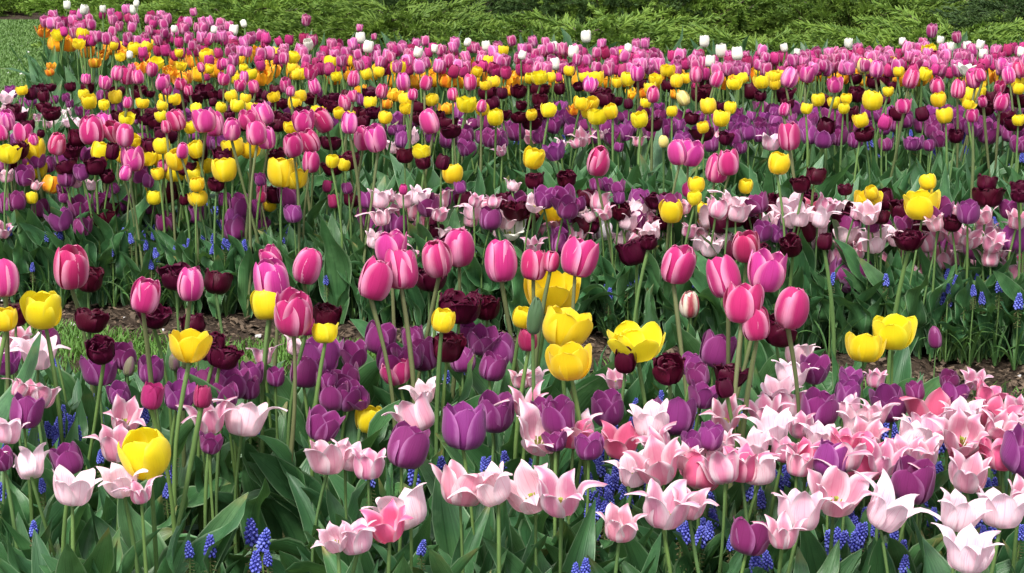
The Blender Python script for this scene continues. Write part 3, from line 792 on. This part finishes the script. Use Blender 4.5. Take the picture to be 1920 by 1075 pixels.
for x0, y0, x1, y1, n, sz in ((1085, 845, 1200, 965, 14, 92), (1385, 885, 1485, 950, 8, 95), (1265, 925, 1335, 1015, 6, 95), (1560, 955, 1630, 1020, 5, 100), (1650, 950, 1700, 1040, 4, 95), (50, 785, 170, 825, 7, 80),
                           (1765, 490, 1845, 575, 7, 62), (0, 430, 500, 485, 12, 52), (380, 385, 440, 455, 5, 55), (1480, 520, 1560, 560, 3, 60), (850, 860, 1100, 890, 4, 85), (1700, 850, 1900, 900, 6, 85)):
    MUSC.setdefault((0, 0), '')
    for _ in range(n):
        MUSC[(0, 0)] += f' {rnd.uniform(x0, x1) * 2.986:.0f},{rnd.uniform(y0, y1) * 2.986:.0f},{sz}'
for (ox, oy), txt in MUSC.items():
    for e in [q for k in txt.split() for q in ([k])]:
        a, b, c = map(float, e.split(','))
        if e in seen_m:
            a, b = a + rnd.choice([-1, 1]) * rnd.uniform(30, 55), b + rnd.uniform(-45, 35)
        seen_m.add(e)
        px, py, s = ox + a / 2.986, oy + b / 2.986, c / 2.986
        p = at_height(px, py, .29 if py > 700 else .23)
        ea, eb = edge_a(p.x), edge_b(p.x)
        if py < 340:
            p = at_depth(px, py, 6.75 + rnd.uniform(0, .2))
        elif p.y > ea - .05 and py > 640:
            p = at_depth(px, py, ea - rnd.uniform(.05, .3))
        elif p.y < eb + .03 and py <= 640:
            p = at_depth(px, py, eb + rnd.uniform(.02, .1))
        dist = project(p)[2]
        sh = max(.024, min(.044, 1.05 * s * dist / FPX))
        root = bpy.data.objects.new('grape_hyacinth', None)
        C.objects.link(root)
        root.location = (p.x, p.y, 0)
        root.rotation_euler = (0, 0, rnd.uniform(0, 6.28))
        zb = max(.06, p.z - sh * .5)
        st = obj('stem', MSTEM, root)
        st.scale = (.24, .24, zb + sh * .2)
        fs = obj('flower_spike', rnd.choice(SPIKE), root)
        fs.location = (0, 0, zb)
        fs.rotation_euler = (rnd.gauss(0, .1), rnd.gauss(0, .1), 0)
        fs.scale = (sh * .95, sh * .95, sh)
        if dist < 6:
            fd = obj('faded_bells', rnd.choice(FADED), root)
            fd.location = (0, 0, zb - sh * 1.35)
            fd.scale = (sh * 1.1, sh * 1.1, sh * 1.3)
        lf = obj('leaves', rnd.choice(MLEAF), root)
        q = min(.17, zb * .95)
        lf.scale = (q, q, q)
        root['category'] = 'grape hyacinth'
        root['group'] = 'grape hyacinths between the tulips'
        if rnd.random() < .97:
            sight(p.x, p.y, p.z - sh * .5, .075 if py > 640 else .05)
        things.append([root, 'm', px, py, None, None, dist])
KIND['m'] = ('grape_hyacinth', 'blue grape hyacinth spike')

# a withered reddish plant and two dead leaves on the soil
DRY = leaf_mat('dry_leaf', (.16, .055, .035), (.22, .10, .05), (.25, .12, .07), trans=.1)
DEAD = leaf_mat('dead_leaf', (.20, .12, .06), (.28, .17, .09), (.26, .16, .09), trans=.05)
p = at_height(368, 1010, .12)
root = bpy.data.objects.new('withered_plant', None)
C.objects.link(root)
root.location = (p.x, p.y, 0)
g = np.random.default_rng(71)
for a, L in ((.3, .17), (2.6, .19), (4.4, .12)):
    mb = MB()
    P, UV = leaf_grid(g, L, .014, .15, .9, .9, .5, .9, 5, 10)
    mb.grid(rotz(P, a), UV)
    obj('leaf', mb.mesh('leaf', [DRY]), root)
root['label'] = 'withered reddish shoot standing between front grape hyacinths'
root['category'] = 'plant'
sight(p.x, p.y, .06, .05)
for px, py, sz, lab in ((402, 1058, .05, 'curled brown dead leaf on the soil at front'), (1835, 664, .06, 'tan dead leaf lying on the bare soil strip')):
    mb = MB()
    P, UV = leaf_grid(g, sz, sz * .3, 1.45, .35, .8, .5, .3, 5, 9)
    mb.grid(P, UV)
    o = obj('dead_leaf', mb.mesh('dead_leaf', [DEAD]))
    q = at_height(px, py, .012)
    o.location = (q.x, q.y, .014)
    o.rotation_euler = (0, 0, px)
    o['label'] = lab
    o['category'] = 'leaf'

# drifts between the flowers listed above
def drift(x0, x1, ya, yb, mix):
    for kind, n, size in mix:
        k = tries = 0
        while k < n and tries < n * 50:
            tries += 1
            x = rnd.uniform(x0, x1)
            f = (x - x0) / (x1 - x0)
            y = rnd.uniform(ya[0] + (ya[1] - ya[0]) * f, yb[0] + (yb[1] - yb[0]) * f)
            if any(abs(x - t[2]) < size * .5 and abs(y - t[3]) < size * .42 for t in things) or any(abs(x - t[2]) < size * .9 and -8 < y - t[3] < size for t in things if t[5]):
                continue
            tulip(kind, x, y, size * rnd.uniform(.85, 1.12))
            k += 1
drift(690, 1300, (360, 375), (455, 465), [('L', 30, 36), ('U', 18, 40), ('D', 10, 32)])
drift(1300, 1925, (375, 390), (465, 515), [('L', 44, 40), ('U', 16, 42), ('D', 6, 36)])
drift(0, 560, (372, 360), (432, 430), [('U', 16, 38), ('D', 4, 34)])
drift(700, 1925, (205, 200), (262, 262), [('U', 64, 33), ('D', 10, 27)])
drift(0, 700, (168, 170), (235, 235), [('D', 34, 24), ('U', 12, 26), ('Y', 8, 24)])
drift(900, 1925, (140, 140), (215, 215), [('D', 18, 25), ('Y', 6, 25)])
drift(1170, 1925, (780, 740), (880, 880), [('L', 12, 62), ('K', 7, 62), ('U', 5, 66)])
drift(185, 440, (680, 690), (765, 765), [('U', 8, 58)])
drift(560, 950, (640, 640), (730, 690), [('U', 6, 56)])
drift(0, 420, (250, 260), (330, 350), [('D', 8, 30), ('Y', 5, 36), ('U', 8, 34)])


# ------------------------------------------------------------------ leaves, kept below the flowers behind them
for px in range(-20, 1940, 24):
    if 740 < px < 1090 or 1270 < px < 1540:
        continue
    py = float(np.interp(px, [0, 120, 480, 640, 720, 800, 1080, 1120, 1260, 1500, 1920], [625, 685, 685, 690, 680, 640, 640, 690, 690, 690, 735]))
    p = at_height(px, py, 0)
    sight(p.x, p.y, 0)
for px in range(340, 570, 20):
    for py in (1000, 1060):
        p = at_height(px, py, 0)
        sight(p.x, p.y, 0)
SA = np.array(SIGHT)
for root, near, zb, nl in leafy:
    rx, ry = root.location.x, root.location.y
    if near:
        for j in range(nl):
            q = (min(zb, .5) * .72 + .06) * rnd.uniform(.75, 1.12)
            q = min(q, max(.09, headroom(rx, ry, .028, rnd.random() < (.86 if ry < 4.6 else .70)) * 1.05))
            lf = obj('leaf', rnd.choice(LEAF_MESH), root)
            lf.scale = (q, q * rnd.uniform(.8, 1.1), q)
            lf.rotation_euler = (0, 0, j * 2.2 + rnd.uniform(-.5, .5))
            lf.location = (0, 0, rnd.uniform(0, .04))
    else:
        lf = obj('leaves', rnd.choice(LEAVES_MESH), root)
        q = min(zb, .55) * rnd.uniform(.66, .9)
        q = min(q, max(.16, headroom(rx, ry, .03, rnd.random() < .8) * 1.1))
        lf.scale = (q, q, q)

# ------------------------------------------------------------------ leaf masses that fill the beds
def leaf_mass(name, label, boxes, mat, nu, nv, seed, skip=None):
    g = np.random.default_rng(seed)
    mb = MB()
    for (n, fn, hmin, hmax, wide) in boxes:
        for _ in range(n):
            x, y = fn(g)
            if skip is not None and skip(x, y):
                continue
            room = headroom(x, y, .036, g.random() > (.04 if y < 4.6 else .11)) * 1.04
            if room < .07:
                continue
            for j in range(3):
                P, UV = rand_leaf(g, nu, nv, wide)
                top = min(g.uniform(hmin, hmax), room)
                mb.grid(rotz(P * top, g.uniform(0, 6.28)) + np.array([x, y, 0]), UV)
    o = obj(name, mb.mesh(name, [mat]))
    o['kind'] = 'stuff'
    o['label'] = label
    o['category'] = 'foliage'
    return o

def in_gap(x, y):                       # the bare patch of soil by the small grape hyacinths
    px, py, _ = project((x, y, .1))
    qx, qy, _ = project((x, y, 0))
    return 330 < px < 560 and py > 900 and y < 3.75

def bed_a(g):
    y = g.uniform(2.15, 4.7)
    x = g.uniform(-.31, .31) * y
    return (x, y) if y < edge_a(x) else (x, edge_a(x) - g.uniform(.02, 1.2))

def bed_b(g):
    y = g.uniform(0, 1.9)
    x = g.uniform(-1.95, 1.95)
    return x, edge_b(x) + .06 + y

def bed_c(g):
    return g.uniform(-2.4, 2.5), g.uniform(6.65, 8.1)

def bed_d(g):
    y = g.uniform(8.15, 10.9)
    x = g.uniform(-.245, .30) * y
    return x, y

leaf_mass('foliage', 'blue green tulip leaves packed through the front bed', [(1250, bed_a, .16, .33, .78)], LEAF, 7, 12, 1, in_gap)
leaf_mass('foliage', 'tulip leaves packed through the bed behind the soil strip', [(1500, bed_b, .22, .44, .8)], LEAF, 5, 10, 2)
leaf_mass('foliage', 'tulip leaves massed under the purple band', [(1000, bed_c, .27, .46, .85)], LEAF_FAR, 5, 8, 3)
leaf_mass('foliage', 'upright tulip leaves massed in the far bed', [(1100, bed_d, .28, .42, .8)], LEAF_FAR, 3, 7, 4)

# ------------------------------------------------------------------ ground
def ground_mat(name, c1, c2, c3, sc, bump):
    m, n, l = new_mat(name)
    g = n.new('ShaderNodeNewGeometry')
    a = n.new('ShaderNodeTexNoise')
    a.inputs['Scale'].default_value = sc
    a.inputs['Detail'].default_value = 8
    a.inputs['Roughness'].default_value = .7
    b = n.new('ShaderNodeTexVoronoi')
    b.inputs['Scale'].default_value = sc * 2.3
    l.new(g.outputs['Position'], a.inputs['Vector'])
    l.new(g.outputs['Position'], b.inputs['Vector'])
    c = mix_col(n, l, maprange(n, l, a.outputs[0], .35, .65), c1, c2)
    c = mix_col(n, l, maprange(n, l, b.outputs['Distance'], .05, .3, .6, 0), c, c3)
    hgt = math_node(n, l, 'ADD', a.outputs[0], math_node(n, l, 'MULTIPLY', b.outputs['Distance'], .6))
    return finish(m, n, l, c, .9, 0, bump=(hgt, 1.0, bump), spec=.15)

SOIL = ground_mat('garden_soil', (.042, .029, .020), (.085, .060, .042), (.03, .02, .014), 28, .03)
LAWN = ground_mat('lawn_turf', (.05, .105, .025), (.07, .13, .03), (.04, .07, .02), 14, .02)

def sheet(name, x0, x1, y0, y1, nx, ny, zf, mat):
    X, Y = np.meshgrid(np.linspace(x0, x1, nx), np.linspace(y0, y1, ny))
    mb = MB()
    mb.grid(np.stack([X, Y, zf(X, Y)], -1), np.stack([X, Y], -1))
    o = obj(name, mb.mesh(name, [mat]))
    o['kind'] = 'structure'
    return o

gr = np.random.default_rng(8)
far = sheet('ground', -150, 150, -20, 300, 2, 2, lambda X, Y: X * 0 - .02, SOIL)
def bumpy(X, Y):
    Z = .006 * np.sin(X * 31 + 2 * np.sin(Y * 17)) + .006 * np.sin(Y * 37 + 3 * np.sin(X * 13)) + .005 * np.sin(X * 71 + Y * 53)
    return Z + gr.normal(0, .004, X.shape) - .006
sheet('soil', -3.2, 3.2, 1.8, 8.2, 260, 260, bumpy, SOIL)
sheet('lawn', -14, -1.2, 8.25, 16.9, 40, 40, lambda X, Y: .004 * np.sin(X * 3) * np.sin(Y * 2) + .004, LAWN)

def scatter_blades(name, label, cat, pts, hlo, hhi, wid, mat, seed, lean=.7):
    g = np.random.default_rng(seed)
    n = len(pts)
    a = g.uniform(0, 6.28, n)
    h = g.uniform(hlo, hhi, n)
    ln = g.uniform(.1, lean, n) * h * 1.2
    wd = wid * g.uniform(.7, 1.3, n)
    dx, dy = np.cos(a), np.sin(a)
    V = np.zeros((n, 6, 3))
    for k, (f, wf) in enumerate(((0, 1.0), (.55, .8), (1.0, .12))):
        cx = pts[:, 0] + dx * ln * f ** 1.8
        cy = pts[:, 1] + dy * ln * f ** 1.8
        cz = h * (f - .25 * f * f)
        for s, sg in enumerate((-1, 1)):
            V[:, 2 * k + s] = np.stack([cx - dy * wd * wf * sg, cy + dx * wd * wf * sg, cz], -1)
    base = (np.arange(n) * 6)[:, None]
    F = np.concatenate([base + np.array([[0, 1, 3, 2]]), base + np.array([[2, 3, 5, 4]])])
    UV = np.tile(np.array([[.2, 0], [.8, 0], [.2, .5], [.8, .5], [.3, 1], [.7, 1]]), (n, 1))
    mb = MB()
    mb.faces(V.reshape(-1, 3), F, UV)
    o = obj(name, mb.mesh(name, [mat]))
    o['kind'] = 'stuff'
    o['label'] = label
    o['category'] = cat
    return o

g = np.random.default_rng(21)
pts = []
while len(pts) < 26000:
    x = g.uniform(-2.0, 2.0)
    f = g.uniform(-1.1, -.22)
    if f > -.24 - .08 * math.sin(x * 5) - .26 * (x > .2) and g.random() < .85:
        continue
    if math.sin(x * 7 + f * 9) + math.sin(x * 13 - f * 11) < -.9 and g.random() < .7:
        continue
    pts.append((x, edge_b(x) + f))
scatter_blades('grass', 'strip of short green grass beside the bare soil', 'grass', np.array(pts), .02, .05, .0022, BLADE, 22)
n = 60000
yy = g.uniform(8.3, 16.7, n)
xx = -.245 * yy - g.uniform(.0, 1.0, n) ** 1.0 * (.10 * yy) + .02 * yy
scatter_blades('grass', 'short mown grass of the lawn beyond the far bed', 'grass', np.stack([xx, yy], -1), .018, .04, .0045, BLADE_FAR, 23)

def chip_mat(name, c):
    m, n, l = new_mat(name)
    g_ = n.new('ShaderNodeNewGeometry')
    c_ = mix_col(n, l, g_.outputs['Random Per Island'], tuple(k * .45 for k in c), c)
    return finish(m, n, l, c_, .85, 0)
BARK = chip_mat('bark_chip', (.15, .105, .07))
PALE = chip_mat('fallen_petal', (.75, .72, .70))

def chips(name, label, cat, pts, smin, smax, mat, seed, thick=.25):
    g = np.random.default_rng(seed)
    mb = MB()
    box = np.array([[-1, -1, -1], [1, -1, -1], [1, 1, -1], [-1, 1, -1], [-1, -1, 1], [1, -1, 1], [1, 1, 1], [-1, 1, 1]], float)
    F = np.array([[0, 3, 2, 1], [4, 5, 6, 7], [0, 1, 5, 4], [1, 2, 6, 5], [2, 3, 7, 6], [3, 0, 4, 7]])
    for x, y in pts:
        s = g.uniform(smin, smax)
        B = box * np.array([s, s * g.uniform(.3, .8), s * thick * g.uniform(.4, 1)]) * (1 + g.normal(0, .22, (8, 1)))
        e = Euler((g.normal(0, .35), g.normal(0, .35), g.uniform(0, 6.28))).to_matrix()
        B = B @ np.array(e).T + np.array([x, y, .004 + s * .3])
        mb.faces(B, F, np.zeros((8, 2)))
    o = obj(name, mb.mesh(name, [mat], False))
    o['kind'] = 'stuff'
    o['label'] = label
    o['category'] = cat
    return o
pts = []
for _ in range(2300):
    x = g.uniform(-1.9, 1.9)
    pts.append((x, edge_b(x) + g.normal(-.12, .16)))
for _ in range(500):
    pts.append((g.uniform(-.75, -.3), g.uniform(3.3, 3.9)))
chips('mulch', 'brown bark mulch and clods on the bare soil strip', 'mulch', pts, .003, .010, BARK, 31)
pts = [(x, edge_b(x) + g.normal(-.2, .25)) for x in g.uniform(-1.9, 1.9, 70)] + [(g.uniform(-.7, -.3), g.uniform(3.4, 3.8)) for _ in range(8)]
chips('pebbles', 'small pale pebbles lying on the soil strip', 'pebbles', pts, .003, .008, PALE, 32, .6)
yy = 10.6 + 5.5 * g.beta(1.2, 2.0, 300)
pts = list(zip(-.262 * yy - g.uniform(-.02, .10, 300) * yy * .6, yy + 0))
chips('fallen_petals', 'white petals scattered over the lawn', 'petals', pts, .006, .018, PALE, 33, .15)

# ------------------------------------------------------------------ junipers behind the beds
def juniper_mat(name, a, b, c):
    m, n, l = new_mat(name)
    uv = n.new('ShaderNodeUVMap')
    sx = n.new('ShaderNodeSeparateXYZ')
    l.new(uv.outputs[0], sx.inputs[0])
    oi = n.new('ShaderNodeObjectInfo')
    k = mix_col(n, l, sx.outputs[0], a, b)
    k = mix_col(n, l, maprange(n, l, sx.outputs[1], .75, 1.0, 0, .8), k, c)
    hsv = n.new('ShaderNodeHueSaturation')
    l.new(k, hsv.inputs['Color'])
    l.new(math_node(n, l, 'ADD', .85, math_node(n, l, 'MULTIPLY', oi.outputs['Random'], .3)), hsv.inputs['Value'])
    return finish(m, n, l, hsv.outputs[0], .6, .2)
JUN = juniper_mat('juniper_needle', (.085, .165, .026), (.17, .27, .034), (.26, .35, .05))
JUND = juniper_mat('dark_bush_and_shade_needle', (.034, .07, .02), (.07, .125, .03), (.10, .16, .04))  # dark tone paints the shade between clumps; also colours one real dark bush
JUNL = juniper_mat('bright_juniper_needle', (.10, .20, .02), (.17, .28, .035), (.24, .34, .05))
WOOD = stem_mat('juniper_wood', (.06, .04, .03), (.08, .055, .04))

def juniper_mesh(seed, rx, ry, h, plumes, mat, blades=150):
    """low spreading juniper: arching plumes, each a feather of short needled twigs"""
    g = np.random.default_rng(seed)
    mb, wd = MB(), MB()
    Vs, Us = [], []
    for k in range(plumes):
        a = g.uniform(0, 6.283)
        ro = math.sqrt(g.uniform(0, 1))
        bx, by = ro * rx * .8 * math.cos(a), ro * ry * .8 * math.sin(a)
        top = h * (1 - .55 * ro ** 2) * g.uniform(.55, 1.05)
        L = g.uniform(.28, .55)
        out = a + g.normal(0, .7)
        el = g.uniform(.15, .75)
        t = np.linspace(0, 1, 6)
        cx = bx + math.cos(out) * L * t * math.cos(el)
        cy = by + math.sin(out) * L * t * math.cos(el)
        cz = top - .12 + L * (math.sin(el) * t - .28 * t * t)
        if k % 3 == 0:
            tube(wd, np.stack([np.concatenate([[bx * .3], cx[:4]]), np.concatenate([[by * .3], cy[:4]]), np.concatenate([[.02], cz[:4]])], -1), [.012, .008, .006, .005, .003], 4)
        m = blades
        f = g.uniform(.05, 1, m)
        px, py, pz = np.interp(f, t, cx), np.interp(f, t, cy), np.interp(f, t, cz)
        sd = g.choice([-1, 1], m)
        da = out + sd * g.uniform(.25, 1.0, m) * (1.05 - .5 * f)
        de = g.normal(.18, .35, m)
        bl = g.uniform(.035, .09, m) * (1.15 - .6 * f)
        d = np.stack([np.cos(da) * np.cos(de), np.sin(da) * np.cos(de), np.sin(de)], -1)
        sv = np.cross(d, g.normal(0, 1, (m, 3)))
        sv /= np.linalg.norm(sv, axis=1)[:, None] + 1e-9
        o = np.stack([px, py, pz], -1)
        w_ = .0046 * g.uniform(.7, 1.4, (m, 1))
        V = np.stack([o - sv * w_ * .5, o + sv * w_ * .5, o + d * bl[:, None] * .55 + sv * w_, o + d * bl[:, None], o + d * bl[:, None] * .55 - sv * w_], 1)
        V = np.stack([o - sv * w_ * .4, o + sv * w_ * .4, o + d * bl[:, None] * .6 + sv * w_, o + d * bl[:, None] * .6 - sv * w_, o + d * bl[:, None] + sv * w_ * .1, o + d * bl[:, None] - sv * w_ * .1], 1)
        Vs.append(V.reshape(-1, 3))
        tone = np.clip(g.uniform(0, 1) * .7 + g.uniform(0, .3, m), 0, 1)
        U = np.zeros((m, 6, 2))
        U[:, :, 0] = tone[:, None]
        U[:, :, 1] = np.array([0, 0, .6, .6, 1, 1])[None, :]
        Us.append(U.reshape(-1, 2))
    V = np.concatenate(Vs)
    b = (np.arange(len(V) // 6) * 6)[:, None]
    F = np.concatenate([b + np.array([[0, 1, 2, 3]]), b + np.array([[3, 2, 4, 5]])])
    mb.faces(V, F, np.concatenate(Us))
    return mb.mesh('crown', [mat]), wd.mesh('branches', [WOOD])

JM = [juniper_mesh(60 + i, 1.35, .95, h, 440, JUN) for i, h in enumerate((.42, .5, .46))]
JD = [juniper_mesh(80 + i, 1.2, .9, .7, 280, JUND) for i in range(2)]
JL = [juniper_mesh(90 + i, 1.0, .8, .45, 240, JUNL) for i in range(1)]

def shrub(tpl, x, y, z, sc, label, rz):
    r = bpy.data.objects.new('juniper_shrub', None)
    C.objects.link(r)
    r.location = (x, y, z)
    r.rotation_euler = (0, 0, rz)
    r.scale = sc
    obj('crown', tpl[0], r)
    obj('branches', tpl[1], r)
    r['label'] = label
    r['category'] = 'shrub'
    r['group'] = 'junipers on the bank behind the beds'

def bank(X, Y):
    t = np.clip((Y - 11.2 + .16 * X) / 7.0, 0, 1)
    m = np.clip((X + .235 * Y) / .7, 0, 1)
    return -.03 + t * .52 * m * m * (3 - 2 * m)
sheet('bank', -9, 12, 10.4, 24, 40, 40, bank, SOIL)

row1 = 'green juniper shrub directly behind the far tulips, '
SHR = [  # px of centre, distance, template, scale, label
    (470, 13.2, JM[0], 1.0, 'spreading green juniper behind the lone high magenta tulip'),
    (760, 12.2, JM[1], 1.0, 'bright green juniper mound beyond the paired white tulips'),
    (1090, 11.8, JM[2], 1.0, 'green juniper straight behind the clear standing white tulip'),
    (1420, 11.4, JM[0], 1.0, 'green juniper behind the three white tulips in a line'),
    (1760, 11.2, JM[1], 1.0, 'green juniper rising behind the highest magenta tulip'),
    (2090, 11.0, JM[2], 1.0, 'green juniper cut off by the edge beside the dark corner shade'),
    (330, 15.6, JM[1], 1.0, 'green juniper at the lawn end of the bank, behind another'),
    (640, 14.4, JM[2], 1.0, 'upper green juniper on the bank left of the dark hollow'),
    (1250, 13.6, JM[1], 1.0, 'upper green juniper on the bank between two dark shade patches'),
    (1610, 13.2, JM[0], 1.0, 'upper green juniper on the bank beside the corner shade'),
    (900, 16.2, JM[0], 1.0, 'topmost green juniper above the dark hollow'),
    (1450, 16.2, JM[2], 1.0, 'topmost green juniper high up the bank'),
    (860, 13.6, JD[0], .7, 'dark shrub added as shade in the hollow of the bank'),  # this and the next three: dark foliage added as shade between juniper clumps
    (1120, 13.4, JD[1], .75, 'dark shrub added as shade above the clear standing white tulip'),
    (1950, 12.0, JD[0], .8, 'dark shrub added as shade filling the far corner of the bank'),
    (1500, 14.2, JD[1], .75, 'dark shrub added as shade between two upper green junipers'),
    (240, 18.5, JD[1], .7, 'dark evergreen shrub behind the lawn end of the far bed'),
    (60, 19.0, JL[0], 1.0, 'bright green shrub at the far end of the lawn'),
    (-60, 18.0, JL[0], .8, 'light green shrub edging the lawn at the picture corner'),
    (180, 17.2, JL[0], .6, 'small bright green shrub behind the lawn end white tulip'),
]
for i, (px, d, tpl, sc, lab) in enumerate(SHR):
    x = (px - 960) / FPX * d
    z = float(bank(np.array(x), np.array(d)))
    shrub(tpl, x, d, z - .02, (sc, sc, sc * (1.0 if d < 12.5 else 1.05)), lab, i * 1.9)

# ------------------------------------------------------------------ labels that single each flower out
refs = [t for t in things if t[5]]
used = set()
def direction(dx, dy):
    if abs(dx) > 1.7 * abs(dy):
        return 'left of' if dx < 0 else 'right of'
    if abs(dy) > 1.7 * abs(dx):
        return 'behind' if dy < 0 else 'in front of'
    return ('behind and ' if dy < 0 else 'in front and ') + ('left of' if dx < 0 else 'right of')

def sized(t):
    return KIND[t[1]][1]

for t in things:
    if t[4]:
        t[0]['label'] = t[4]
        used.add(t[4])
ORD = ['closest', 'second closest', 'third closest']
def assign(anchors, pool, maxrank, reach, phrase):
    cand = []
    byk = {}
    for t in things:
        byk.setdefault(t[1], []).append(t)
    for a in anchors:
        sc = 1.0 / max(.25, min(1.0, 3.2 / a[6]))
        for k, ts in byk.items():
            sect = {}
            for t in ts:
                if t is a:
                    continue
                dx, dy = t[2] - a[2], t[3] - a[3]
                if dx * dx + dy * dy > (reach / sc ** .7) ** 2:
                    continue
                sect.setdefault(direction(dx, dy), []).append((dx * dx + dy * dy, t))
            for dr, lst in sect.items():
                lst.sort(key=lambda q: q[0])
                for r, (dd, t) in enumerate(lst[:maxrank]):
                    if not t[4] and 'label' not in t[0].keys():
                        cand.append((r, dd, t, dr, a))
    cand.sort(key=lambda q: (q[0], q[1]))
    for r, dd, t, dr, a in cand:
        if 'label' in t[0].keys():
            continue
        lab = phrase(t, r, dr, a)
        if lab in used or len(lab.split()) > 16:
            continue
        used.add(lab)
        t[0]['label'] = lab
        t[5] = t[5] or None
        t.append((dr, a, r)) if len(t) == 7 else None

assign(refs, things, 3, 420, lambda t, r, dr, a: f'{ORD[r]} {sized(t)} {dr} the {a[5]}')
def short(t):
    return KIND[t[1]][1].replace(' lily flowered', '').replace(' with pale petal edges', '').replace(' goblet', '').replace(' double', '').replace('blue ', '').replace(' spike', '')
lvl1 = [t for t in things if not t[5] and 'label' in t[0].keys() and len(t) > 7 and t[7][2] == 0]
assign(lvl1, things, 1, 160, lambda t, r, dr, a: f'{short(t)} just {dr} the {short(a)} {a[7][0]} the {a[7][1][5]}')
assign(lvl1, things, 2, 240, lambda t, r, dr, a: f'{"second " if r else ""}{short(t)} {dr} the {short(a)} {a[7][0]} the {a[7][1][5]}')
assign(lvl1, things, 3, 330, lambda t, r, dr, a: f'{("", "second ", "third ")[r]}{short(t)} {dr} the {short(a)} {a[7][0]} the {a[7][1][5]}')
left = [t for t in things if 'label' not in t[0].keys()]
for t in left:
    t[0]['label'] = f'{sized(t)} lost in the thick of the crowded {"far bed" if t[3] < 170 else "planting"}'
print('THINGS', len(things), 'refs', len(refs), 'lvl1', len(lvl1), 'unlabelled', len(left))
print({k: sum(1 for t in things if t[1] == k) for k in KIND})
